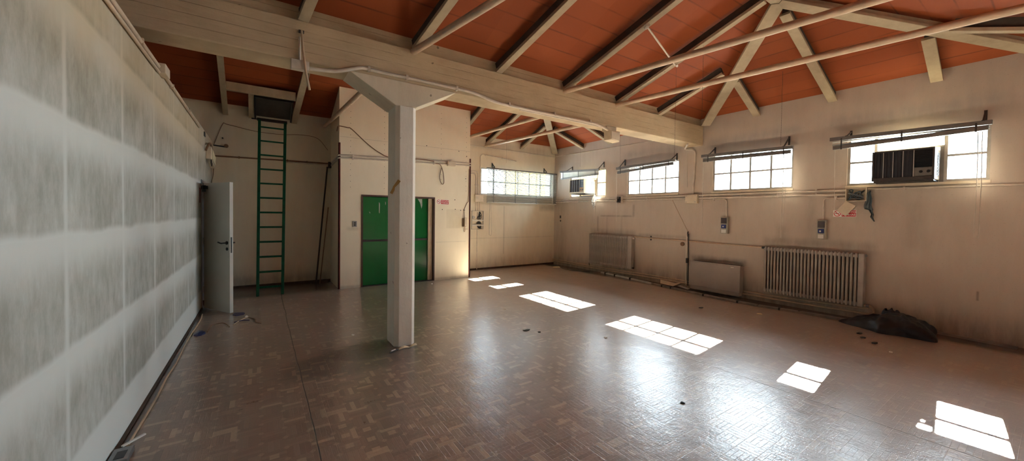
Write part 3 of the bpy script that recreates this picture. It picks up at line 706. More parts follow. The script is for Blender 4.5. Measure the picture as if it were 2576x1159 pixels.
pipe('wall_conduit', 'single conduit right of the open cable box below the air conditioner', [(cx, 1.70, zU), (cx, -.6, zU - .02)], .014, clips=[(0, y, zU - .006) for y in (1.31, .2)], clipfn=rclip, grp='conduits along the right wall')
pipe('socket_conduit', 'bent conduit dropping to the socket box under the third window', bent([(cx, 4.36, zL - .035), (cx, 3.79, zL - .035), (cx, 3.79, 1.53)], .06), .012, clips=[(0, 4.05, zL - .035)], clipfn=rclip)
pipe('socket_conduit', 'bent conduit dropping to the socket box beside the no smoking sign', bent([(cx, 1.95, zL - .06), (cx, 2.24, zL - .06), (cx, 2.24, 1.50)], .06), .012, clips=[(0, 2.08, zL - .06)], clipfn=rclip)
pipe('riser_conduit', 'vertical conduit rising from the junction box to the beam end', bent([(cx, 4.50, 1.985), (cx, 4.46, 2.92), (cx - .05, 4.68, 2.955), (cx - .5, YB + .02, 2.965)], .10), .018, clips=[(0, 4.48, 2.35), (0, 4.47, 2.70)], clipfn=rclip)
pipe('thin_wall_cable', 'thin pale cable strip hanging on the wall left of the riser conduit', [(XR - .006, 4.66, 2.9), (XR - .006, 4.64, 2.15)], .005, 'conduit_white', n=6)
# heating pipes
hx_ = XR - .045
pipe('heating_pipe', 'cream heating pipe running from the left radiator to the right radiator', [(hx_, 5.97, 1.015), (hx_, 3.10, .985)], .013, 'rod', cat='pipe')
pipe('heating_pipe', 'upper of the two heating pipes low along the right wall', smooth_path([(hx_, YF - .02, .155), (hx_, 7.3, .145), (hx_, 4.6, .150), (hx_, 3.0, .14), (hx_, 1.64, .185)], 4), .014, 'rod', cat='pipe', grp='heating pipes along the floor')
pipe('heating_pipe', 'lower of the two heating pipes low along the right wall', smooth_path([(hx_, YF - .02, .105), (hx_, 7.3, .09), (hx_, 4.6, .10), (hx_, 3.0, .085), (hx_, 1.60, .105)], 4), .014, 'rod', cat='pipe', grp='heating pipes along the floor')
vp = thing('drain_pipe', 'dark vertical pipe with old valve between left radiator and fan coil', 'pipe', (hx_, 4.57, .1))
MB().cyl((hx_ - .01, 4.545, .06), (hx_ - .01, 4.555, 1.16), .013, 8).build('pipe', 'dark_metal', vp)
MB().cyl((hx_, 4.60, .06), (hx_, 4.60, 1.12), .014, 8).build('casing', 'conduit_white', vp)
MB().cyl((hx_ - .012, 4.57, .54), (hx_ - .012, 4.57, .64), .030, 10).build('valve', 'black', vp)
MB().tube(smooth_path([(hx_, 4.575, 1.1), (hx_, 4.58, 1.18), (hx_ - .02, 4.56, 1.2)], 4), .012, 8).build('elbow', 'dark_metal', vp)
pipe('slack_wire', 'thin wire slanting from the wall conduits down to the old valve pipe', [(XR - .01, 4.99, 1.89), (XR - .012, 4.60, 1.20)], .005, 'wire_beige', cat='wire', n=6)

# boxes
def boxthing(name, label, cat, dims, mat, bevel=.004, parts=()):
    x0, x1, y0, y1, z0, z1 = dims
    o = thing(name, label, cat, ((x0 + x1) / 2, (y0 + y1) / 2, z0))
    MB().box(*dims).build('body', mat, o, bevel)
    for nm, d, mt in parts: MB().box(*d).build(nm, mt, o, .002)
    return o
j = boxthing('junction_box', 'square cream junction box in the conduit run under the riser', 'junction box', (XR - .09, XR - .001, 4.365, 4.635, 1.80, 1.99), 'cream_plastic', .012,
    [('lid', (XR - .10, XR - .09, 4.375, 4.625, 1.81, 1.98), 'cream_plastic')])
for a, b in ((4.40, 1.83), (4.60, 1.83), (4.40, 1.96), (4.60, 1.96)): MB().cyl((XR - .104, a, b), (XR - .099, a, b), .008, 8).build('screw', 'grey_metal', j)
oj = thing('open_cable_box', 'small open cable box full of dark wires on the conduits between two windows', 'junction box', (XR, 6.47, 1.85))
ob = MB()
ob.box(XR - .008, XR - .001, 6.38, 6.56, 1.845, 2.015)
for d in ((6.38, 6.388, 1.845, 2.015), (6.552, 6.56, 1.845, 2.015), (6.388, 6.552, 1.845, 1.853), (6.388, 6.552, 2.007, 2.015)): ob.box(XR - .08, XR - .008, *d)
ob.build('body', 'conduit', oj)
for k in range(6):
    pts = [(XR - .03 - random.random() * .05, 6.40 + random.random() * .14, 1.86 + random.random() * .13) for _ in range(5)]
    MB().tube(smooth_path(pts, 4), .007, 6).build('wire', 'wire_dark', oj)
ob2 = thing('burst_cable_box', 'open cable box stuffed with wires and grey plastic left of the big air conditioner', 'junction box', (XR, 1.82, 1.79))
b2 = MB(); b2.box(XR - .008, XR - .001, 1.70, 1.95, 1.79, 1.995)
for d in ((1.70, 1.71, 1.79, 1.995), (1.94, 1.95, 1.79, 1.995), (1.71, 1.94, 1.79, 1.80), (1.71, 1.94, 1.985, 1.995)): b2.box(XR - .085, XR - .008, *d)
b2.build('body', 'cream_plastic', ob2)
for k in range(5):
    pts = [(XR - .03 - random.random() * .05, 1.73 + random.random() * .19, 1.81 + random.random() * .16) for _ in range(5)]
    MB().tube(smooth_path(pts, 4), .009, 6).build('wire', 'bag_grey', ob2)
cv = MB(); cv.prism([(2.055, 1.650), (1.950, 1.800), (1.822, 1.718), (1.945, 1.560)], lambda u, v, d: (XR - .045 - d, u, v), 0, .014)
tag(cv.build('box_cover', 'cream_plastic', bevel=.004), 'loose cream box cover hanging askew over the no smoking sign', 'cover', kind='thing')
ra = random.Random(4)
RAG = [(1.95, 1.675, 1.658), (1.86, 1.712, 1.645), (1.75, 1.722, 1.640), (1.672, 1.732, 1.636), (1.655, 1.672, 1.632), (1.60, 1.650, 1.627), (1.56, 1.655, 1.622), (1.49, 1.622, 1.612)]
def rag(u, v):
    k = min(6.999, v * 7); i = int(k); t = k - i; a, b = RAG[i], RAG[i + 1]
    z, yl, yr = [a[q] + (b[q] - a[q]) * t for q in range(3)]
    return (XR - .045 - .016 * sin(u * 7 + v * 4) - .012 * sin(v * 9), yl + (yr - yl) * u + .006 * sin(v * 23), z + .012 * sin(u * 14) * (v > .5) * (1 - u))
tag(MB().grid(rag, 10, 16).build('torn_plastic', 'bag_grey', solid=.003), 'torn dark grey plastic rag hanging from the open cable box', 'plastic', kind='thing')

def socket(label, y0, y1, z0, z1):
    o = thing('socket_box', label, 'socket', (XR, (y0 + y1) / 2, z0))
    MB().box(XR - .075, XR - .001, y0, y1, z0, z1).build('body', 'socket_box', o, .006)
    h = z1 - z0; w = y1 - y0
    MB().box(XR - .09, XR - .075, y0 + w * .12, y1 - w * .12, z0 + h * .60, z0 + h * .93).build('breaker_flap', 'smoke_flap', o, .003)
    s = MB().box(XR - .092, XR - .075, y0 + w * .17, y1 - w * .17, z0 + h * .315, z0 + h * .54).build('blue_outlet', 'socket_blue', o, .006)
    MB().cyl((XR - .096, (y0 + y1) / 2 + .006, z0 + h * .42), (XR - .092, (y0 + y1) / 2 + .006, z0 + h * .42), .014, 12).build('outlet_cap', 'white_plastic', s)
    MB().box(XR - .088, XR - .075, y0 + w * .17, y1 - w * .17, z0 + h * .05, z0 + h * .25).build('white_outlet', 'white_plastic', o, .004)
socket('grey socket box with blue outlet on the wall above the fan coil', 3.735, 3.875, 1.20, 1.53)
socket('grey socket box with blue outlet on the wall above the right radiator', 2.185, 2.305, 1.185, 1.497)

# ------------------------------------------------------------------ signs
def text_mesh(txt, size, mat, parent, fn, name='lettering'):
    cu = bpy.data.curves.new(name, 'FONT'); cu.body = txt; cu.size = size; cu.align_x = 'CENTER'; cu.align_y = 'CENTER'; cu.extrude = 0; cu.resolution_u = 2
    cu.offset = size * .018
    tmp = bpy.data.objects.new(name + '_tmp', cu); C.objects.link(tmp)
    dg = bpy.context.evaluated_depsgraph_get(); me = bpy.data.meshes.new_from_object(tmp.evaluated_get(dg))
    bpy.data.objects.remove(tmp)
    mb = MB(); mb.v = [tuple(fn(v.co.x, v.co.y, 0)) for v in me.vertices]; mb.f = [tuple(p.vertices) for p in me.polygons]; mb.sm = [False] * len(mb.f)
    return mb.build(name, mat, parent)
def nosmoke(name, label, fn, loc, W, H):
    """fn(u,v,d): u to the right, v up, d out of the wall; W x H board"""
    o = thing(name, label, 'sign', loc)
    MB().prism([(-W / 2, -H / 2), (W / 2, -H / 2), (W / 2, H / 2), (-W / 2, H / 2)], fn, .0005, .003).build('board', 'sign_white', o)
    ru = -W / 2 + H * .5; R = H * .44
    rg = MB(); n = 28
    vs = [fn(ru + cos(2 * pi * k / n) * R, sin(2 * pi * k / n) * R, .0035) for k in range(n)] + [fn(ru + cos(2 * pi * k / n) * R * .80, sin(2 * pi * k / n) * R * .80, .0035) for k in range(n)]
    rg.add(vs, [(k, (k + 1) % n, n + (k + 1) % n, n + k) for k in range(n)])
    a = radians(-45); t = R * .10
    rg.prism([(ru + cos(a + pi) * R * .85 + sin(a) * t, sin(a + pi) * R * .85 - cos(a) * t), (ru + cos(a) * R * .85 + sin(a) * t, sin(a) * R * .85 - cos(a) * t),
              (ru + cos(a) * R * .85 - sin(a) * t, sin(a) * R * .85 + cos(a) * t), (ru + cos(a + pi) * R * .85 - sin(a) * t, sin(a + pi) * R * .85 + cos(a) * t)], fn, .0036, .004)
    rg.build('prohibition_ring', 'sign_red', o)
    cg = MB(); cg.prism([(ru - R * .62, -R * .12), (ru + R * .40, -R * .12), (ru + R * .40, R * .04), (ru - R * .62, R * .04)], fn, .0030, .0034)
    cg.prism([(ru + R * .46, R * .02), (ru + R * .56, R * .02), (ru + R * .58, R * .42), (ru + R * .48, R * .42)], fn, .0030, .0034); cg.build('cigarette', 'black', o)
    a0 = -W / 2 + H * 1.02
    MB().prism([(a0, -H * .45), (W / 2 - H * .05, -H * .45), (W / 2 - H * .05, H * .45), (a0, H * .45)], fn, .003, .0036).build('red_field', 'sign_red', o)
    cu = (a0 + W / 2 - H * .05) / 2
    text_mesh('VIETATO', H * .37, 'sign_white', o, lambda u, v, d: fn(cu + u * 1.12, v + H * .19, .0042))
    text_mesh('FUMARE', H * .37, 'sign_white', o, lambda u, v, d: fn(cu + u * 1.12, v - H * .20, .0042))
    return o
nosmoke('no_smoking_sign', 'red and white no smoking sign to the right of the green lift door', lambda u, v, d: (3.408 + u, YS - d, 1.782 + v - u * .03), (3.408, YS, 1.73), .30, .105)
nosmoke('no_smoking_sign', 'no smoking sign half hidden behind a loose cover on the right wall', lambda u, v, d: (XR - d, 1.972 - u, 1.605 + v), (XR, 1.972, 1.555), .285, .105)

# ------------------------------------------------------------------ radiators and fan coil
def radiator(label, y0, y1, z0, z1, n, end):
    o = thing('radiator', label, 'radiator', (XR - .08, (y0 + y1) / 2, z0))
    w = (y1 - y0 - end) / n; xb = XR - .045; xf = XR - .155
    first = None
    for k in range(n):
        yc = y1 - w * (k + .5)
        if first is None:
            s = MB(); r = w * .34
            for x in (xf + r, xb - r):
                s.tube([(x, yc, z0), (x, yc, z0 + r * .6), (x, yc, z0 + r * 1.4), (x, yc, z1 - r * 1.4), (x, yc, z1 - r * .6), (x, yc, z1)], [r * .45, r * .85, r, r, r * .85, r * .45], 8)
            s.box(xf + r, xb - r, yc - .005, yc + .005, z0 + .03, z1 - .03)
            s.box(xf + r * .8, xb - r * .8, yc - w * .5, yc + w * .5, z0 + .025, z0 + .065); s.box(xf + r * .8, xb - r * .8, yc - w * .5, yc + w * .5, z1 - .065, z1 - .025)
            first = s.build('section', 'radiator', o, origin=(xf, yc, z0)); oy = yc
        else:
            c = first.copy(); C.objects.link(c); c.parent = o; c.location = first.location + V((0, yc - oy, 0))
    MB().box(xf, xb, y0, y0 + end - .006, z0 + .006, z1 - .004).build('end_plate', 'radiator', o, .008)
    MB().box(xb + .004, xb + .012, y0 + .02, y1 - .01, z0 + .04, z1 - .03).build('back_plate', 'radiator_dark', o)
    for z in (z0 + .2, z1 - .2): MB().box(xb, XR - .001, (y0 + y1) / 2 - .3, (y0 + y1) / 2 - .27, z, z + .04).build('wall_bracket', 'dark_metal', o)
    return o
r1 = radiator('grey column radiator in the far part of the right wall', 5.97, 7.42, .225, 1.03, 30, .13)
MB().cyl((XR - .10, 5.975, .975), (XR - .10, 5.92, .975), .022, 12).build('valve_knob', 'white_plastic', r1)
MB().cyl((XR - .10, 5.975, .26), (XR - .10, 5.94, .26), .018, 10).build('valve', 'dark_metal', r1)
MB().tube(smooth_path([(XR - .09, 7.43, .25), (XR - .09, 7.46, .24), (XR - .07, 7.465, .15)], 4), .010, 8).build('feed_pipe', 'dark_metal', r1)
r2 = radiator('grey column radiator nearest to the black rubbish bag', 1.685, 3.05, .205, 1.01, 26, .075)
MB().cyl((XR - .10, 3.05, .985), (XR - .10, 3.10, .985), .020, 10).build('valve', 'dark_metal', r2)
MB().cyl((XR - .10, 1.69, .975), (XR - .10, 1.665, .975), .018, 10).build('plug', 'grey_metal', r2)
MB().tube(smooth_path([(XR - .10, 1.69, .235), (XR - .10, 1.62, .235), (XR - .09, 1.585, .20), (XR - .06, 1.58, .13)], 4), .015, 8).build('feed_pipe', 'rod', r2)
MB().cyl((XR - .10, 1.66, .235), (XR - .10, 1.625, .235), .024, 10).build('lockshield_valve', 'grey_metal', r2)

fc = thing('fan_coil_unit', 'low grey box fan coil unit hanging on the wall between the two radiators', 'fan coil', (XR - .11, 3.93, .10))
MB().box(XR - .215, XR - .066, 3.415, 4.425, .115, .605).build('casing', 'fancoil', fc, .006)
gt = MB(); gt.box(XR - .19, XR - .07, 3.44, 4.40, .606, .618)
gt.build('top_grille', 'black', fc)
tf = MB(); tf.box(XR - .215, XR - .200, 3.415, 4.425, .6055, .622); tf.box(XR - .20, XR - .19, 3.415, 3.43, .6055, .622); tf.build('grille_lip', 'fancoil', fc)
for y in (3.6, 4.2): MB().box(XR - .066, XR - .001, y, y + .05, .35, .55).build('wall_bracket', 'dark_metal', fc)
MB().box(XR - .218, XR - .215, 3.53, 3.585, .572, .582).build('badge', 'white_plastic', fc)
MB().box(XR - .19, XR - .068, 3.44, 4.40, .05, .1145).build('drip_tray', 'fancoil', fc)

# ------------------------------------------------------------------ air conditioners in the windows
def aircon(label, y0, y1, z0, z1, depth, front='ac_front', panel='tape', rim='ac_case'):
    o = thing('air_conditioner', label, 'air conditioner', (XR - depth / 2, (y0 + y1) / 2, z0))
    xf = XR - depth
    MB().box(xf + .035, XR + .14, y0, y1, z0, z1).build('case', 'ac_case', o, .006)
    fb = MB(); t = .016
    fb.box(xf, xf + .034, y0 - .004, y0 + t, z0 - .004, z1 + .004); fb.box(xf, xf + .034, y1 - t, y1 + .004, z0 - .004, z1 + .004)
    fb.box(xf, xf + .034, y0 + t, y1 - t, z0 - .004, z0 + .04); fb.box(xf, xf + .034, y0 + t, y1 - t, z1 - t, z1 + .004)
    fb.build('front_frame', rim, o, .003)
    ym = y0 + (y1 - y0) * .32
    gr = MB(); gr.box(xf + .018, xf + .033, ym, y1 - t, z0 + .04, z1 - t)
    n = 11
    for k in range(n):
        y = ym + (y1 - t - ym) * (k + .5) / n; gr.box(xf + .006, xf + .018, y - .006, y + .002, z0 + .04, z1 - t)
    gr.build('grille', front, o)
    for k in (1, 2, 3):
        y = ym + (y1 - t - ym) * k / 4; MB().box(xf + .003, xf + .008, y - .003, y + .003, z0 + .04, z1 - t).build('grille_bar', 'alu', o)
    MB().box(xf + .002, xf + .018, ym - .008, ym, z0 + .04, z1 - t).build('divider', 'alu', o)
    lv = MB(); lv.box(xf + .024, xf + .033, y0 + t, ym - .008, z0 + .16, z1 - t)
    for k in range(10): lv.box(xf + .010, xf + .024, y0 + t, ym - .008, z0 + .165 + k * .021, z0 + .172 + k * .021)
    lv.build('louvre', 'black', o)
    cp = MB().box(xf + .012, xf + .033, y0 + t, ym - .008, z0 + .042, z0 + .155).build('control_panel', panel, o, .002)
    for k in (0, 1): MB().cyl((xf + .004, y0 + .05 + .07 * k, z0 + .10), (xf + .012, y0 + .05 + .07 * k, z0 + .10), .018, 10).build('dial', 'black', cp)
    sg = MB(); sg.box(XR - .13, XR - .02, y0 - .003, y0 - .0005, z0 + .05, z1 - .05)
    for k in range(7): sg.box(XR - .125, XR - .025, y0 - .006, y0 - .003, z0 + .06 + k * .04, z0 + .08 + k * .04)
    sg.build('side_grille', 'ac_metal', o)
    sup = MB(); sup.box(xf + .06, XR + .14, y0 + .01, y1 - .01, z0 - .022, z0 - .004); sup.build('support_tray', 'dark_metal', o)
    return o
aircon('brown fronted window air conditioner nearest to the far corner', 7.36, 7.93, 2.115, 2.50, .43)
aircon('dark window air conditioner in the window nearest to the viewer', .985, 1.59, 2.06, 2.468, .33, 'ac_backlit', 'ac_label', 'dark_metal')  # grille and rim coloured dark so the unit looks backlit
bd = MB(); bd.box(XR + .02, XR + .045, 7.33, 7.98, WZ0 + .03, 2.09); bd.box(XR + .02, XR + .045, 7.332, 7.358, WZ0 + .035, 2.52); bd.box(XR + .02, XR + .045, 7.935, 7.984, WZ0 + .035, 2.52); tag(bd.build('packing_board', 'cream_plastic'), 'narrow filler board under the air conditioner near the far corner', 'board', kind='thing')
bd = MB(); bd.box(XR + .02, XR + .045, .983, 1.593, WZ0, 2.036); bd.box(XR + .02, XR + .045, .945, .983, WZ0, 2.51); bd.box(XR + .02, XR + .045, 1.593, 1.62, WZ0, 2.51)
tag(bd.build('packing_board', 'blind_dark'), 'grey filler board under the air conditioner nearest to the viewer', 'board', kind='thing')

# ------------------------------------------------------------------ blinds
def blind(label, ya, yb, top, bot, off, nsl, brk, tapes=3, tilt=.45, bh=.055, sw=.034):
    """raised venetian blind on the right wall; top/bot = (z at ya, z at yb), ya is the far end"""
    o = thing('venetian_blind', label, 'blind', (XR - off, (ya + yb) / 2, top[0]), 'venetian blinds of the right wall')
    xo = XR - off
    L = lambda y, t: (t[0] + (t[1] - t[0]) * (y - ya) / (yb - ya))
    hr = MB(); hr.bar((xo, ya + .02, L(ya, top) - .005), (xo, yb - .0, L(yb, top) - .005), .05, .055); hr.build('headrail', 'blind_dark', o, .003)
    for k in range(nsl):
        f = (k + .7) / (nsl + .5)
        za_, zb_ = top[0] - .03 + (bot[0] + .03 - top[0]) * f, top[1] - .03 + (bot[1] + .03 - top[1]) * f
        s = MB(); s.bar((xo, ya - .01, za_), (xo, yb + .02, zb_), sw, .004, up=(tilt, 0, 1)); s.build('slat', 'alu', o)
    br = MB(); br.bar((xo, ya - .02, bot[0] + bh / 2), (xo, yb + .03, bot[1] + bh / 2), .045, bh); br.build('bottom_rail', 'blind_dark', o, .003)
    for k in range(tapes):
        y = ya + (yb - ya) * (.08 + .84 * k / max(1, tapes - 1))
        MB().box(xo - .026, xo - .022, y - .009, y + .009, L(y, bot) - .01, L(y, top)).build('ladder_tape', 'dark_metal', o)
    for y, z in brk:
        b_ = MB(); b_.box(XR - .012, XR - .0005, y - .014, y + .014, z - .10, z + .05)
        b_.bar((XR - .01, y, z + .03), (xo - .01, y, L(y, top) + .018), .02, .012); b_.bar((XR - .01, y, L(y, top) + .022), (xo - .03, y, L(y, top) + .022), .028, .010)
        b_.build('bracket', 'dark_metal', o)
    return o
bl1 = blind('half lowered slatted blind in front of the far air conditioner', 8.58, 7.03, (2.80, 2.73), (2.565, 2.59), .20, 4, [(8.29, 2.89), (7.05, 2.90)], tilt=1.5, bh=.03, sw=.048)
bl2 = blind('raised blind hanging skewed over the second window from the corner', 6.42, 4.83, (2.70, 2.735), (2.565, 2.635), .20, 3, [(6.34, 2.88), (4.90, 2.86)])
bl3 = blind('raised blind with dark rail over the window above the fan coil', 4.20, 2.63, (2.745, 2.71), (2.62, 2.605), .20, 2, [(4.05, 2.87), (2.755, 2.88)])
bl4 = blind('raised blind over the window with the big dark air conditioner', 2.105, .53, (2.755, 2.725), (2.585, 2.63), .20, 3, [(1.92, 2.83), (.60, 2.86)])
def cord(pts, parent, r=.004, mat='string'): return MB().tube(smooth_path(pts, 5), r, 5).build('cord', mat, parent)
xo = XR - .2
cord([(xo, 6.43, 2.58), (xo, 6.43, 2.2), (xo + .01, 6.42, 1.38)], bl2, .006)
cord([(xo, 6.05, 2.66), (xo - .01, 6.04, 2.36), (xo - .01, 5.97, 2.33)], bl2); cord([(xo, 5.22, 2.66), (xo - .01, 5.22, 2.38), (xo - .01, 5.13, 2.35)], bl2)
cord([(xo, 5.80, 2.62), (xo - .02, 5.83, 2.50), (xo - .02, 5.77, 2.46), (xo - .02, 5.76, 2.55)], bl2, .006, 'blind_dark')
cord([(xo, 4.18, 2.63), (xo, 4.18, 2.1), (xo + .02, 4.19, 1.36)], bl3, .007)
cord([(xo, 3.55, 2.75), (xo - .01, 3.55, 2.4), (xo - .01, 3.50, 2.36)], bl3)
cord([(xo, 2.76, 2.62), (xo, 2.76, 2.0), (xo + .01, 2.78, 1.18)], bl3, .006); cord([(xo, 2.72, 2.62), (xo, 2.72, 2.0), (xo + .01, 2.76, 1.18)], bl3, .004)
cord([(xo, 2.06, 2.58), (xo + .02, 2.06, 2.1), (xo + .03, 2.05, 1.60)], bl4, .004)
cord([(xo, .64, 2.62), (xo, .635, 2.0), (xo + .02, .645, 1.36), (xo + .02, .625, 1.33), (xo + .02, .605, 1.36), (xo, .60, 2.0), (xo, .605, 2.62)], bl4, .005)
cord([(xo, 7.20, 2.60), (xo, 7.19, 2.0), (xo + .02, 7.20, 1.36), (xo + .02, 7.18, 1.34), (xo + .02, 7.15, 1.38), (xo, 7.16, 2.59)], bl1, .006)

fb = thing('venetian_blind', 'fully lowered grey slatted blind on the far wall window', 'blind', (6.25, YF - .10, 1.84))
yo = YF - .10
MB().box(5.02, 7.475, yo - .022, yo + .022, 2.745, 2.785).build('headrail', 'blind_dark', fb, .003)
for k in range(29):
    z = 2.725 - k * .0305
    tilt = .95
    MB().bar((5.03 + .003 * (k % 3), yo, z), (7.465, yo, z), .027, .002, up=(0, tilt, 1)).build('slat', 'slat', fb)
MB().box(5.03, 7.465, yo - .014, yo + .014, 1.832, 1.852).build('bottom_rail', 'alu', fb, .002)
for x in (5.235, 5.95, 6.70, 7.36):
    for d in (-.017, .017): MB().box(x - .008, x + .008, yo + d - .001, yo + d + .001, 1.84, 2.75).build('ladder_tape', 'blind_dark', fb)
for x in (5.235, 7.05):
    b_ = MB(); b_.box(x - .014, x + .014, YF - .012, YF - .0005, 2.80, 2.93); b_.bar((x, YF - .01, 2.91), (x + .02, yo - .02, 2.80), .02, .012); b_.bar((x, YF - .01, 2.795), (x, yo - .03, 2.795), .03, .012)
    b_.build('bracket', 'dark_metal', fb)
MB().cyl((7.30, yo - .024, 1.86), (7.30, yo - .024, 2.74), .008, 8).build('tilt_wand', 'white_plastic', fb)
cord([(5.12, yo - .02, 1.85), (5.12, yo, 1.4), (5.13, yo + .03, .95)], fb, .008); cord([(5.16, yo - .02, 1.85), (5.18, yo, 1.3), (5.20, yo + .03, .98), (5.165, yo + .03, .93), (5.13, yo + .03, .97)], fb, .004)

# clear plastic bag tied to the first air conditioner
def clear_bag(a, v):
    r = .012 + .075 * sin(min(1, v * 1.15) * pi) ** .8 * (1 - .25 * v)
    return (XR - .13 + r * cos(a) * .55, 7.26 + r * sin(a) * (1 + .2 * sin(3 * a)) + .02 * v, 2.06 - .36 * v + .012 * sin(4 * a))
tag(MB().blob(clear_bag, 18, 12).build('clear_bag', 'film'), 'crumpled clear plastic bag hanging below the far air conditioner', 'plastic bag', kind='thing')

# ------------------------------------------------------------------ things on the beam
fy_ = YB - .018
def bclip(m, c): m.box(c[0] - .012, c[0] + .012, YB - .04, YB - .0005, c[2] - .026, c[2] + .026)
pipe('beam_conduit', 'wavy grey conduit running along the lower edge of the concrete beam', smooth_path([(.39, fy_, 2.925), (.60, fy_, 2.95), (.72, fy_ - .01, 2.985), (.86, fy_ - .01, 3.04), (.945, fy_, 3.045), (1.33, fy_, 3.045), (2.05, fy_, 3.045), (2.25, fy_, 3.03), (2.5, fy_, 2.985), (2.75, fy_, 2.975), (3.5, fy_, 2.972), (4.25, fy_, 2.972), (4.45, fy_, 2.955), (4.64, fy_ - .02, 2.90)], 5), .02,
     clips=[(.945, 0, 3.045), (1.35, 0, 3.045), (1.96, 0, 3.045), (2.72, 0, 2.985), (3.5, 0, 2.985), (4.22, 0, 2.985)], clipfn=bclip, cat='conduit')
pipe('beam_conduit', 'thinner second conduit below the first under the right half of the beam', [(2.95, YB + .06, 2.975), (4.60, YB + .03, 2.955)], .013, clips=[], cat='conduit')
bb = boxthing('beam_junction_box', 'grey junction box on the beam at the foot of the hanging tube', 'junction box', (.235, .385, YB - .075, YB - .001, 2.885, 2.975), 'conduit', .006)
tb_ = thing('hanging_tube', 'thin bent plastic tube dangling from the beam above the alcove', 'tube', (.32, YB, 2.7))
MB().tube(smooth_path([(.325, YB - .03, 3.27), (.332, YB - .06, 3.10), (.345, YB - .09, 2.95), (.36, YB - .09, 2.84), (.388, YB - .08, 2.70)], 6), .011, 8).build('tube', 'wire_beige', tb_)
MB().tube([(.308, YB - .02, 3.21), (.31, YB - .02, 2.97)], .010, 8).build('sleeve', 'conduit_white', tb_)
MB().box(.30, .345, YB - .035, YB - .001, 3.255, 3.275).build('clip', 'dark_metal', tb_)
sr = thing('siren_box', 'grey alarm siren box under the right end of the concrete beam', 'siren', (4.82, YB - .06, 2.70))
MB().prism([(4.61, 2.745), (4.82, 2.725), (4.84, 2.90), (4.60, 2.895)], lambda u, v, d: (u, d, v), YB - .10, YB + .05).build('body', 'cream_plastic', sr, .012)
MB().box(4.62, 4.85, YB + .0, YB + .10, 2.90, 2.985).build('mount', 'cream_plastic', sr)
MB().prism([(4.625, 2.76), (4.805, 2.742), (4.82, 2.885), (4.615, 2.88)], lambda u, v, d: (u, d, v), YB - .108, YB - .10).build('cover', 'cream_plastic', sr, .004)

# tape on the column
tp = MB(); tp.bar((1.228, 4.335, 1.80), (1.272, YB - .029, 1.885), .004, .035, up=(-.5, 0, 1)); tp.bar((1.200, 4.345, 1.735), (1.230, 4.333, 1.802), .004, .030, up=(-.7, 0, 1))
tag(tp.build('tape_strip', 'tape'), 'loose strip of brown tape stuck to the left side of the column', 'tape', kind='thing')

# ------------------------------------------------------------------ things on the lift shaft
sy = YS - .018
def sclip(m, c): m.box(c[0] - .012, c[0] + .012, YS - .036, YS - .001, c[2] - .022, c[2] + .022)
zs = lambda x, b: b + .031 * (x - 1.26)
for b_, w in ((2.632, 'upper'), (2.578, 'lower')):
    pts = [(1.235, YA - .25, b_ - .06), (1.235, YS + .05, b_ - .02), (1.235, YS - .02, b_), (1.29, sy, b_ + .005), (3.50, sy, zs(3.50, b_))]
    pipe('shaft_conduit', w + ' of the two conduits wrapping round the lift shaft, left of its box', bent(pts, .06), .015, clips=[(1.50, 0, zs(1.50, b_)), (3.18, 0, zs(3.18, b_))], clipfn=sclip, grp='conduits on the lift shaft')
    pipe('shaft_conduit', w + ' of the two conduits on the lift shaft right of its box', [(3.69, sy, zs(3.69, b_)), (4.10, sy, zs(4.10, b_))], .015, grp='conduits on the lift shaft')
sj = boxthing('shaft_junction_box', 'cream junction box at the right end of the conduits on the lift shaft', 'junction box', (3.50, 3.69, YS - .07, YS - .001, 2.61, 2.725), 'cream_plastic', .008, [('lid', (3.51, 3.68, YS - .076, YS - .07, 2.618, 2.717), 'cream_plastic')])
pipe('loose_cable', 'brown cable sagging across the upper left of the lift shaft', smooth_path([(1.232, YS + .12, 3.12), (1.230, YS - .015, 3.18), (1.262, YS - .03, 3.195), (1.40, YS - .02, 3.185), (1.48, YS - .012, 3.165), (1.75, YS - .015, 2.93), (2.0, YS - .015, 2.76), (2.25, YS - .02, 2.68), (2.9, YS - .036, 2.70), (3.18, YS - .036, 2.68)], 6), .010, 'wire_brown', cat='cable')
pipe('cable_loop', 'loop of brown cable hanging below the conduits over the lift door', smooth_path([(3.22, YS - .04, 2.64), (3.33, YS - .03, 2.62), (3.40, YS - .03, 2.45), (3.42, YS - .03, 2.22), (3.36, YS - .03, 2.20), (3.32, YS - .03, 2.35), (3.36, YS - .03, 2.56)], 6), .008, 'wire_brown', cat='cable')
cs = thing('call_switch', 'small lift call button plate left of the green door', 'switch', (1.54, YS, 1.23))
MB().box(1.50, 1.58, YS - .012, YS - .001, 1.228, 1.342).build('plate', 'grey_metal', cs, .004)
for z in (1.262, 1.305): MB().box(1.527, 1.556, YS - .018, YS - .012, z - .014, z + .014).build('button', 'black', cs, .002)
ip = thing('intercom', 'cream wall intercom handset at the right edge of the lift shaft', 'intercom', (3.95, YS, 1.21))
MB().box(3.90, 3.995, YS - .035, YS - .001, 1.215, 1.415).build('base', 'wire_brown', ip, .006)
MB().box(3.925, 3.99, YS - .085, YS - .035, 1.225, 1.425).build('handset', 'cream_plastic', ip, .012)
MB().tube(smooth_path([(3.945, YS - .05, 1.22), (3.925, YS - .05, 1.15), (3.935, YS - .04, 1.10), (3.955, YS - .05, 1.12), (3.955, YS - .05, 1.21)], 5), .007, 6).build('curly_cord', 'wire_beige', ip)
MB().tube(smooth_path([(3.95, YS - .02, 1.42), (3.945, YS - .01, 1.60), (3.96, YS - .01, 1.66), (4.02, YS - .01, 1.78), (4.06, YS - .01, 1.88), (4.062, YS - .01, 2.58)], 6), .006, 6).build('cable', 'wire_brown', ip)
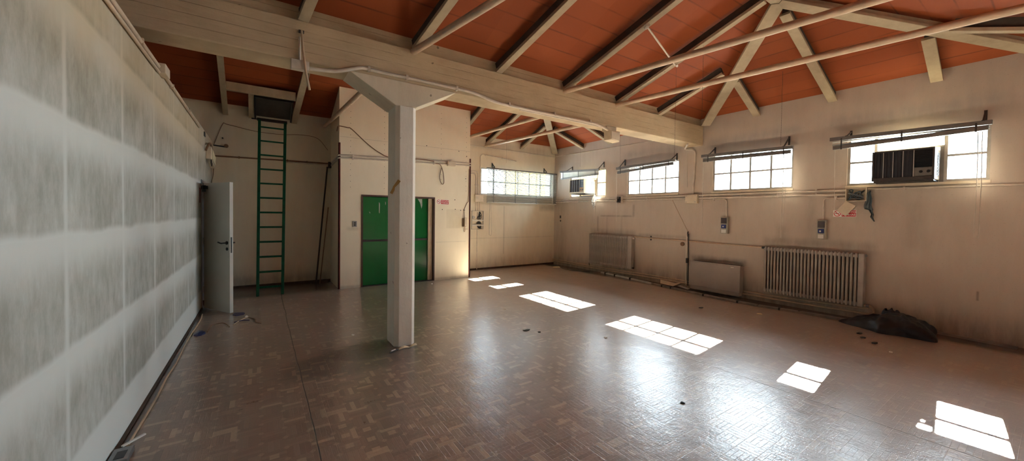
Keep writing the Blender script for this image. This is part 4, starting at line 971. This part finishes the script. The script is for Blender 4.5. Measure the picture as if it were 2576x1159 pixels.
MB().box(3.925, 3.965, YS - .012, YS - .001, 1.60, 1.612).build('cable_clip', 'dark_metal', ip)
MB().box(3.96, 4.04, YS - .014, YS - .001, 1.145, 1.165).build('hook', 'cream_plastic', ip)

# ------------------------------------------------------------------ far wall
fcx = YF - .018
ep = thing('electrical_panel', 'open grey electrical panel with tangled black wires on the far wall', 'electrical panel', (4.785, YF, 1.10))
eb = MB(); eb.box(4.61, 4.96, YF - .012, YF - .001, 1.105, 1.605)
for d in ((4.61, 4.618, 1.105, 1.605), (4.952, 4.96, 1.105, 1.605), (4.618, 4.952, 1.105, 1.113), (4.618, 4.952, 1.597, 1.605)): eb.box(d[0], d[1], YF - .05, YF - .012, d[2], d[3])
eb.build('back_box', 'steel_back', ep)
for z in (1.345, 1.215): MB().box(4.618, 4.952, YF - .06, YF - .045, z - .012, z + .012).build('rail', 'white_plastic', ep)
rr = random.Random(9)
for k in range(12):
    zc_ = (1.48, 1.28, 1.16)[k % 3]; pts = [(4.76 + rr.random() * .15, YF - .02 - rr.random() * .03, zc_ + (rr.random() - .5) * (.22 if k % 3 == 0 else .08)) for _ in range(5)]
    MB().tube(smooth_path(pts, 4), .006, 6).build('wire', 'wire_dark', ep)
MB().tube(smooth_path([(4.84, YF - .04, 1.58), (4.89, YF - .05, 1.50), (4.88, YF - .05, 1.40), (4.83, YF - .05, 1.39), (4.82, YF - .05, 1.50), (4.84, YF - .04, 1.58)], 6), .009, 6).build('wire', 'wire_dark', ep)
MB().cyl((4.665, YF - .05, 1.43), (4.665, YF - .012, 1.43), .04, 16).build('knockout', 'steel_back', ep)
fbx = boxthing('far_junction_box', 'cream junction box with cable glands left of the far window', 'junction box', (4.69, 4.935, YF - .085, YF - .001, 1.84, 2.045), 'cream_plastic', .018)
for z in (1.87, 1.92, 1.97, 2.01): MB().cyl((4.93, YF - .05, z), (4.975, YF - .05, z), .016, 8).build('cable_gland', 'cream_plastic', fbx)
for i, (x, zt, xl) in enumerate(((4.735, 2.60, 4.60), (4.795, 2.655, 4.60))):
    pipe('feed_conduit', ('inner' if i == 0 else 'outer') + ' of the two bent conduits from the lift shaft to the far box', bent([(xl - .48, fcx, zt), (x, fcx, zt), (x, fcx, 2.045)], .09), .015, clips=[(x, 0, 2.30)], clipfn=lambda m, c: m.box(c[0] - .025, c[0] + .025, YF - .036, YF - .001, c[2] - .01, c[2] + .01), grp='bent conduits on the far wall')
pipe('feed_conduit', 'tall thin conduit bending right above the far window', bent([(4.86, fcx, 2.045), (4.86, fcx, 3.08), (4.92, fcx, 3.14), (6.03, fcx, 3.05)], .08), .011, clips=[(5.02, 0, 3.13), (5.55, 0, 3.09)], clipfn=lambda m, c: m.box(c[0] - .01, c[0] + .01, YF - .034, YF - .001, c[2] - .02, c[2] + .02))
for i, x in enumerate((4.735, 4.795, 4.855)):
    pipe('panel_conduit', ('left', 'middle', 'right')[i] + ' of three short conduits between box and electrical panel', [(x, fcx, 1.84), (x, fcx, 1.60)], .014, grp='short conduits over the electrical panel')
pipe('panel_conduit', 'thin conduit dropping from the electrical panel to the floor', [(4.78, fcx, 1.105), (4.785, fcx, .02)], .012, clips=[(4.78, 0, .86), (4.785, 0, .28)], clipfn=lambda m, c: m.box(c[0] - .02, c[0] + .02, YF - .034, YF - .001, c[2] - .012, c[2] + .012))
pipe('ceiling_cable', 'thin pale cable strip under the eaves of far wall and right wall', [(4.10, YF - .008, 3.35), (XR - .01, YF - .008, 3.315), (XR - .008, 5.2, 3.27)], .008, 'conduit_white', cat='cable')
pipe('corner_cable', 'thin cable strip running down the far corner of the room', [(XR - .01, YF - .01, 3.31), (XR - .01, YF - .01, 2.0)], .006, 'conduit', cat='cable')
# lining panel of the far wall, ending just above the floor, with a dark gap below
struct(MB().box(4.10, 7.44, YF - .016, YF - .001, .055, 1.80).build('trim_3', 'wall_far'))
struct(MB().box(4.10, XR - .002, YF - .006, YF - .0005, 0, .05).build('baseboard_far', 'skirt'))
struct(MB().box(-.70, 1.25, YA - .012, YA - .001, 0, .045).build('baseboard_back', 'skirt'))
for i, (y, z, r) in enumerate(((8.80, 1.465, .028), (8.79, 1.345, .026))):
    m = MB()
    if i == 0: m.box(XR - .006, XR - .0005, y - .03, y + .03, z - .04, z + .04)
    else: m.cyl((XR - .006, y, z), (XR - .0005, y, z), r, 12)
    tag(m.build('blanking_plate', 'wire_dark', bevel=.002), ('dark square' if i == 0 else 'dark round') + ' socket hole on the right wall close to the far corner', 'socket', kind='thing')
for i, (y, z) in enumerate(((5.53, 1.045), (5.53, .975))):
    m = MB(); m.cyl((XR - .006, y, z), (XR - .0005, y, z), .02, 10); tag(m.build('wall_plug', 'wire_dark'), ('upper' if i == 0 else 'lower') + ' dark wall plug beside the heating pipe', 'wall plug', kind='thing')
m = MB(); m.cyl((XR - .02, 4.72, .93), (XR - .0005, 4.72, .93), .045, 12); tag(m.build('pipe_rosette', 'wire_brown'), 'rusty round pipe cap under the heating pipe beside the valve pipe', 'pipe cap', kind='thing')

# ------------------------------------------------------------------ alcove wall
ay = YA - .012
pipe('alcove_cable', 'pair of thin brown cables along the alcove wall behind the ladder', [(XL + .02, ay, 2.55), (-.35, ay, 2.555), (.2, ay, 2.565), (1.22, ay, 2.575)], .014, 'wire_brown', cat='cable',
     clips=[(-.35, 0, 2.555), (.45, 0, 2.568), (.80, 0, 2.57)], clipfn=lambda m, c: m.box(c[0] - .01, c[0] + .01, YA - .03, YA - .001, c[2] - .022, c[2] + .022))
pipe('alcove_conduit', 'grey conduit below the brown cables right of the ladder', [(.40, ay - .01, 2.53), (1.22, ay - .01, 2.545)], .014, 'conduit')
pipe('thin_wire', 'thin brown wire tracing a peak high on the alcove wall', smooth_path([(XL + .03, ay, 2.77), (-.60, ay, 3.16), (-.52, ay, 3.17), (-.1, ay, 3.10), (.32, ay, 3.09), (.7, ay, 3.13), (1.0, ay, 3.09), (1.2, ay, 2.86)], 5), .005, 'wire_brown', cat='wire', n=6)
hk = thing('wall_hook', 'short dark pipe stub with round end on the alcove wall', 'pipe stub', (-.6, YA, 2.74))
MB().cyl((-.735, ay - .01, 2.75), (-.56, ay - .01, 2.735), .012, 8).build('pipe', 'wire_dark', hk)
MB().cyl((-.545, YA - .05, 2.755), (-.545, YA - .001, 2.755), .034, 14).build('round_end', 'wire_brown', hk)
MB().cyl((-.60, YA - .02, 2.90), (-.60, YA - .001, 2.90), .014, 8).build('plug', 'wire_dark', hk)
pl_ = MB(); pl_.tube([(.945, 8.98, .0), (1.185, YA - .03, 2.50)], .016, 8); tag(pl_.build('leaning_pole', 'pole_wood'), 'long dark pole leaning in the corner of alcove and lift shaft', 'pole', kind='thing')
pl_ = MB(); pl_.tube([(1.02, 9.0, .0), (1.205, YA - .03, 1.62)], .012, 8); tag(pl_.build('leaning_pole', 'pole_pale'), 'shorter pale pole leaning behind the long dark pole', 'pole', kind='thing')
cbx = MB(); cbx.box(1.19, 1.253, YA - .12, YA - .06, 2.47, 2.60); tag(cbx.build('corner_box', 'wire_dark', bevel=.004), 'small dark cable box in the corner above the leaning poles', 'junction box', kind='thing')
db = MB(); db.blob(lambda a, v: (1.13 + .10 * cos(a) * sin(pi * (.5 + v / 2)) * (1 + .2 * sin(3 * a)), 9.12 + .09 * sin(a) * sin(pi * (.5 + v / 2)), .07 * sin(pi * v / 2) if v < 1 else .07), 12, 5)
tag(db.build('rubble_heap', 'skirt'), 'small dark heap of dust in the alcove corner under the poles', 'rubble', kind='stuff')

# ------------------------------------------------------------------ left partition fittings
lx = XL + .016
def lclip(m, c): m.box(XL + .001, XL + .034, c[1] - .012, c[1] + .012, c[2] - .022, c[2] + .022)
pipe('partition_conduit', 'cream conduit along the top edge of the white partition, near stretch', [(lx, -1.0, 2.79), (lx, 4.58, 2.775)], .018, 'rod', clips=[(0, y, 2.782) for y in (2.4, 4.0)], clipfn=lclip, grp='conduits on the partition')
pipe('partition_conduit', 'second thin conduit just under the first on the partition top', [(lx, -1.0, 2.745), (lx, 4.62, 2.735)], .012, 'rod', clips=[], grp='conduits on the partition')
pipe('partition_conduit', 'cream conduit along the partition top beyond the junction box', [(lx, 4.84, 2.775), (lx, 7.30, 2.745)], .016, 'rod', clips=[(0, y, 2.765) for y in (5.2, 6.3)], clipfn=lclip, grp='conduits on the partition')
boxthing('partition_junction_box', 'small cream junction box in the conduit on top of the partition', 'junction box', (XL + .001, XL + .06, 4.62, 4.82, 2.735, 2.82), 'cream_plastic', .005)
em = thing('emergency_lamp', 'cream box lamp tilted on the partition above the white door', 'lamp', (XL + .05, 8.5, 2.3))
el = MB(); el.prism([(8.22, 2.38), (8.30, 2.60), (8.98, 2.50), (8.90, 2.28)], lambda u, v, d: (XL + d, u, v), .001, .07); el.build('body', 'cream_plastic', em, .008)
MB().prism([(8.36, 2.40), (8.42, 2.55), (8.90, 2.48), (8.84, 2.33)], lambda u, v, d: (XL + d, u, v), .07, .082).build('cover', 'paper', em, .006)
MB().prism([(8.24, 2.32), (8.27, 2.38), (8.40, 2.33), (8.36, 2.27)], lambda u, v, d: (XL + d, u, v), .06, .075).build('slot', 'wire_dark', em)
MB().tube(smooth_path([(XL + .02, 8.05, 2.50), (XL + .04, 8.2, 2.62), (XL + .04, 8.5, 2.66), (XL + .03, 8.9, 2.60), (XL + .02, 9.2, 2.55)], 5), .016, 8).build('cable', 'wire_brown', em)
MB().tube(smooth_path([(XL + .04, 8.95, 2.4), (XL + .03, 9.1, 2.3), (XL + .03, 9.0, 2.15), (XL + .02, 8.7, 1.97)], 5), .006, 6).build('lead', 'wire_brown', em)
m = MB(); m.box(XL + .001, XL + .010, 7.98, 8.12, 2.72, 2.79); tag(m.build('switch_plate', 'wire_dark', bevel=.002), 'tiny dark switch plate high on the partition over the door', 'switch', kind='thing')
m = MB(); m.box(XL + .001, XL + .006, 7.40, 7.50, 1.63, 1.86); tag(m.build('door_plate', 'red_trim', bevel=.002), 'dark red narrow plate on the partition beside the white door', 'plate', kind='thing')
pipe('floor_cable', 'beige cable lying along the foot of the white partition', smooth_path([(-.70, 7.15, .008), (-.685, 6.7, .008), (-.70, 5.75, .008), (-.69, 5.0, .008), (-.698, 4.6, .008), (-.69, 4.1, .008), (-.697, 3.65, .008), (-.70, 3.40, .008)], 5), .008, 'wire_beige', cat='cable')
struct(MB().box(XL + .0005, XL + .018, YN, 7.58, 0, .018).build('baseboard_left', 'skirt'))

# ------------------------------------------------------------------ things on the floor
nb = thing('floor_box', 'small grey cable box lying open at the foot of the near partition', 'cable box', (-.71, 3.26, 0))
MB().box(-.745, -.655, 3.17, 3.33, .0, .035).build('body', 'grey_metal', nb, .004)
MB().box(-.72, -.675, 3.19, 3.28, .0352, .037).build('opening', 'black', nb)
st_ = MB(); st_.bar((-.715, 3.345, .035), (-.625, 3.43, .045), .018, .010); tag(st_.build('white_stick', 'white_plastic', bevel=.002), 'short white plastic stick resting across the cable box by the partition', 'stick', kind='thing')

pa = MB()
def paper(u, v):
    x = 1.245 + .215 * u; y = 4.18 + .03 * v + .02 * u
    return (x, y, .004 + .026 * abs(sin(u * 5.2)) * (.4 + .6 * v))
tag(pa.grid(paper, 10, 3, False).build('crumpled_paper', 'paper', solid=.002), 'crumpled cream paper strip lying at the foot of the column', 'paper', kind='thing')
cg = MB(); cg.cyl((1.165, 4.175, .009), (1.215, 4.20, .009), .009, 8); tag(cg.build('cigarette_end', 'white_plastic'), 'white cigarette end beside the crumpled paper near the column', 'cigarette end', kind='thing')
tw = MB(); tw.tube(smooth_path([(1.14, 4.14, .006), (1.20, 4.17, .01), (1.26, 4.20, .006)], 4), .006, 6); tag(tw.build('twig', 'wire_dark'), 'thin dark twig under the crumpled paper near the column', 'twig', kind='thing')

# black rubbish bag slumped against the right wall
def bagf(a, v):
    c, s = cos(a), sin(a); k = sin(pi / 2 * (1 - v)) if v < 1 else 0
    lump = 1 + .14 * sin(3 * a + 1) + .10 * sin(5 * a + 4 * v) + .06 * sin(9 * a + 2)
    stretch = 1 + 1.1 * max(0, s) ** 6 * (1 - v)        # long tail towards the radiator
    rx, ry = .25 * lump, .32 * lump * stretch
    z = .24 * sin(pi / 2 * v) ** .8 * (1 + .22 * sin(2 * a + 2.2) * (1 - v) + .10 * sin(6 * a) * v * (1 - v) * 2)
    return (7.03 + rx * k * c + .04 * v, 1.22 + ry * k * s, max(.0, z))
bg = thing('rubbish_bag', 'slumped black rubbish bag on the floor against the right wall', 'rubbish bag', (7.03, 1.3, 0))
ob_ = MB().blob(bagf, 44, 16).build('bag', 'bag_black', bg)
tx = bpy.data.textures.new('bag_folds', 'CLOUDS'); tx.noise_scale = .17; tx.noise_depth = 3
md = ob_.modifiers.new('subsurf', 'SUBSURF'); md.levels = 1; md.render_levels = 1
md = ob_.modifiers.new('folds', 'DISPLACE'); md.texture = tx; md.strength = .10; md.mid_level = .48; md.texture_coords = 'LOCAL'
def knot(a, v):
    r = .055 * (1 - .35 * v) * (1 + .25 * sin(4 * a)); return (7.14 + r * cos(a), 1.34 + r * sin(a) * 1.6, .20 + .10 * v ** .7 - .05 * v * v * abs(sin(2 * a)))
MB().blob(knot, 18, 6).build('bag_neck', 'bag_black', bg)
for k, (x, y) in enumerate(((6.80, 1.50), (6.72, 1.30))):
    pass

def strip(name, label, pts, w, h, mat, cat='cable channel', grp=None):
    o = thing(name, label, cat, (*pts[0][:2], pts[0][2] if len(pts[0]) > 2 else 0), grp)
    m = MB()
    for a, b in zip(pts[:-1], pts[1:]): m.bar((a[0], a[1], h / 2), (b[0], b[1], h / 2), w, h)
    m.build('channel', mat, o, .003)
    return o
s1 = strip('metal_channel', 'shiny pale metal cable channel lying below the left radiator', [(7.42, 7.02), (7.26, 5.75), (7.16, 5.25)], .055, .035, 'channel', grp='loose cable channels on the floor')
for t in (.12, .36, .72): MB().bar((7.42 - .19 * t - .03, 7.02 - 1.5 * t, .02), (7.42 - .19 * t + .03, 7.02 - 1.5 * t, .02), .05, .044).build('joint', 'wire_dark', s1)
s2 = strip('metal_channel', 'dull dented metal cable channel lying in front of the fan coil', [(7.15, 5.20), (7.06, 4.33), (6.97, 3.67), (6.98, 2.98)], .06, .035, 'channel_dark', grp='loose cable channels on the floor')
for (x, y) in ((7.12, 4.95), (7.10, 4.72), (7.0, 3.95), (6.97, 3.3)): MB().bar((x - .032, y, .02), (x + .032, y, .02), .03, .042).build('joint', 'wire_dark', s2)
s3 = strip('metal_channel', 'dull metal cable channel leading from the right radiator to the rubbish bag', [(6.98, 2.96), (7.10, 2.26), (7.16, 1.66)], .06, .035, 'channel_dark', grp='loose cable channels on the floor')
for (x, y) in ((7.03, 2.66), (7.08, 2.40)): MB().bar((x - .032, y, .02), (x + .032, y, .02), .025, .042).build('joint', 'wire_dark', s3)
strip('metal_channel', 'grey cable channel at the wall foot to the right of the rubbish bag', [(7.43, .98), (7.36, .28)], .045, .03, 'channel_dark', grp='loose cable channels on the floor')
bq = MB(); bq.prism([(5.16, .105), (4.78, .085), (4.72, .11), (4.66, .10), (4.80, .02), (5.12, .03)], lambda u, v, d: (7.30 + d + (v - .05) * .8, u, v), 0, .012)
tag(bq.build('broken_board', 'cream_plastic'), 'broken beige board leaning over the channel beside the valve pipe', 'board', kind='thing')
bq = MB(); bq.prism([(4.66, .05), (4.42, .02), (4.40, .04), (4.62, .075)], lambda u, v, d: (7.22 + d, u, v), 0, .05)
tag(bq.build('broken_board', 'channel'), 'small bent metal scrap lying below the valve pipe', 'scrap', kind='thing')

def wire(label, pts, mat, r=.004, grp=None):
    tag(MB().tube(smooth_path([(x, y, .005 + dz) for x, y, dz in pts], 6), r, 6).build('wire_scrap', mat), label, 'wire', grp, 'thing')
wire('pale bent wire scrap on the floor in front of the white door', [(-.30, 6.30, 0), (-.26, 6.42, .004), (-.19, 6.55, .01), (-.15, 6.62, .01)], 'wire_beige', .006)
wire('curled tan wire scrap on the floor right of the white door', [(-.15, 6.62, 0), (-.07, 6.48, .0), (-.06, 6.30, .0), (0, 6.18, 0)], 'wire_brown')
wire('dark crooked wire scrap on the floor in front of the partition end', [(-.55, 6.08, 0), (-.52, 6.32, .02), (-.42, 6.38, .02), (-.36, 6.30, .0), (-.34, 6.20, 0)], 'wire_brown', .006)
wire('short dark wire by the tan wire near the white door', [(-.30, 6.42, 0), (-.22, 6.45, .006), (-.13, 6.44, 0)], 'scrap_blue', .007)
wire('black looped cable on the floor below the far corner', [(7.05, 8.2, 0), (6.98, 7.85, 0), (7.08, 7.5, 0), (7.28, 7.3, 0)], 'wire_dark', .006)
def scrap(name, label, cat, x, y, rx, ry, h, mat, seed=1):
    r = random.Random(seed); n = 7
    poly = [(cos(2 * pi * k / n) * (.7 + .5 * r.random()), sin(2 * pi * k / n) * (.7 + .5 * r.random())) for k in range(n)]
    m = MB(); top = [(x + rx * p, y + ry * q, .003 + h * r.random()) for p, q in poly]; bot = [(x + rx * p, y + ry * q, .0005) for p, q in poly]
    m.add(bot + top + [(x, y, .003 + h)], [tuple(reversed(range(n)))] + [(k, (k + 1) % n, n + (k + 1) % n, n + k) for k in range(n)] + [(n + k, n + (k + 1) % n, 2 * n) for k in range(n)])
    tag(m.build(name, mat), label, cat, kind='thing')
scrap('plastic_scrap', 'dark blue plastic scrap on the floor at the foot of the partition', 'scrap', -.62, 6.02, .05, .10, .03, 'scrap_blue', 2)
scrap('plastic_scrap', 'thin blue plastic scrap on the floor under the white door edge', 'scrap', -.27, 6.92, .09, .12, .01, 'scrap_blue', 3)
scrap('small_cap', 'small white cap on the floor in front of the white door', 'cap', -.17, 6.66, .018, .025, .02, 'white_plastic', 4)
scrap('bottle_cap', 'small white bottle cap on the floor left of the long sunlight patch', 'cap', 3.51, 3.23, .022, .022, .012, 'white_plastic', 5)
scrap('black_scrap', 'flat black scrap lying in the floor glare left of the sunlight patches', 'scrap', 2.86, 4.02, .055, .035, .01, 'black', 6)
scrap('black_scrap', 'small black chip on the floor beside the flat black scrap', 'scrap', 2.95, 3.86, .022, .018, .008, 'black', 7)
scrap('dark_chip', 'small dark chip on the glossy floor near the viewer', 'chip', 2.82, 1.75, .02, .02, .008, 'black', 8)
scrap('paper_scrap', 'white paper scrap on the floor in the far corner', 'paper', 7.04, 8.43, .10, .13, .02, 'paper', 9)
scrap('paper_scrap', 'small white paper flake on the floor near the middle of the channels', 'paper', 6.45, 2.72, .035, .04, .008, 'paper', 10)
scrap('plaster_crumb', 'tiny white crumb on the floor beside the column on its left', 'crumb', .93, 5.0, .018, .02, .012, 'white_plastic', 11)
scrap('plaster_crumb', 'tiny white crumb in front of the lift door', 'crumb', 3.0, 7.75, .025, .025, .018, 'white_plastic', 12)
scrap('plaster_crumb', 'white crumb on the floor between the last two sunlight patches', 'crumb', 5.9, 1.10, .02, .02, .012, 'white_plastic', 13)
scrap('dark_chip', 'thin dark splinter on the floor in front of the fan coil', 'chip', 6.05, 3.45, .05, .03, .008, 'black', 14)
scrap('dark_chip', 'long dark splinter on the floor just left of the rubbish bag', 'chip', 6.52, 1.52, .07, .03, .008, 'black', 16)
scrap('dark_chip', 'dark leaf shaped chip on the floor between the rubbish bag and the sunlight', 'chip', 6.33, 1.44, .04, .03, .008, 'black', 17)
scrap('dark_chip', 'dark splinter on the floor in front of the rubbish bag', 'chip', 6.18, 1.30, .05, .035, .008, 'black', 15)

# ------------------------------------------------------------------ outside
struct(MB().box(XR + .5, 60, -40, 60, -3.2, -3).build('ground_outside', 'asphalt'))
fa = thing('outdoor_building', 'yellow building outside beyond the far corner windows', 'building', (13, 15, -3))
MB().box(11.1, 16, 14, 18, -3, 4.2).build('facade', 'facade_yellow', fa)
MB().box(10.9, 16.2, 13.8, 18.2, 4.2, 4.5).build('roof', 'asphalt', fa)

# ------------------------------------------------------------------ light
sun = bpy.data.lights.new('sun', 'SUN'); sun.energy = 105; sun.angle = radians(.4); sun.color = (1, .95, .86)
so = bpy.data.objects.new('sun', sun); C.objects.link(so)
sd = V((-1.376, -.165, -1)); so.rotation_euler = sd.to_track_quat('-Z', 'Y').to_euler()
w = bpy.data.worlds.new('sky'); bpy.context.scene.world = w; w.use_nodes = True
bgn = w.node_tree.nodes['Background']; bgn.inputs[0].default_value = (.74, .88, 1.0, 1); bgn.inputs[1].default_value = 16
def portal(loc, rot, sx, sy):
    l = bpy.data.lights.new('window_portal', 'AREA'); l.shape = 'RECTANGLE'; l.size = sx; l.size_y = sy; l.cycles.is_portal = True
    o = bpy.data.objects.new('window_portal', l); C.objects.link(o); o.location = loc; o.rotation_euler = rot
for a, b in WIN + HID: portal((XR + WT + .01, (a + b) / 2, (WZ0 + WZ1) / 2), (0, pi / 2, 0), WZ1 - WZ0, b - a)
portal(((FWX[0] + FWX[1]) / 2, YF + WT + .01, 2.42), (-pi / 2, 0, 0), FWX[1] - FWX[0], .74)

# ------------------------------------------------------------------ camera
F_PX, CX, CY = 949.0, 31.9, -20.4
yaw, pit, rol = radians(-34.96), radians(-1.188), radians(.777)
R = Matrix.Rotation(yaw, 3, 'Z') @ Matrix.Rotation(pi / 2 + pit, 3, 'X') @ Matrix.Rotation(rol, 3, 'Z')
cam = bpy.data.cameras.new('camera'); cam.sensor_fit = 'HORIZONTAL'; cam.sensor_width = 36; cam.lens = F_PX / 2576 * 36
cam.shift_x = -CX / 2576; cam.shift_y = CY / 2576; cam.clip_start = .05
co = bpy.data.objects.new('camera', cam); C.objects.link(co); co.matrix_world = Matrix.Translation((0, 0, 1.52)) @ R.to_4x4()
sc = bpy.context.scene; sc.camera = co
sc.view_settings.view_transform = 'Standard'; sc.view_settings.look = 'None'; sc.view_settings.gamma = 1; sc.view_settings.use_curve_mapping = False
sc.view_settings.exposure = 1.36
cy = sc.cycles
cy.use_denoising = True; cy.max_bounces = 14; cy.diffuse_bounces = 8; cy.glossy_bounces = 5; cy.transparent_max_bounces = 16; cy.sample_clamp_indirect = 12
cy.caustics_reflective = False; cy.caustics_refractive = False
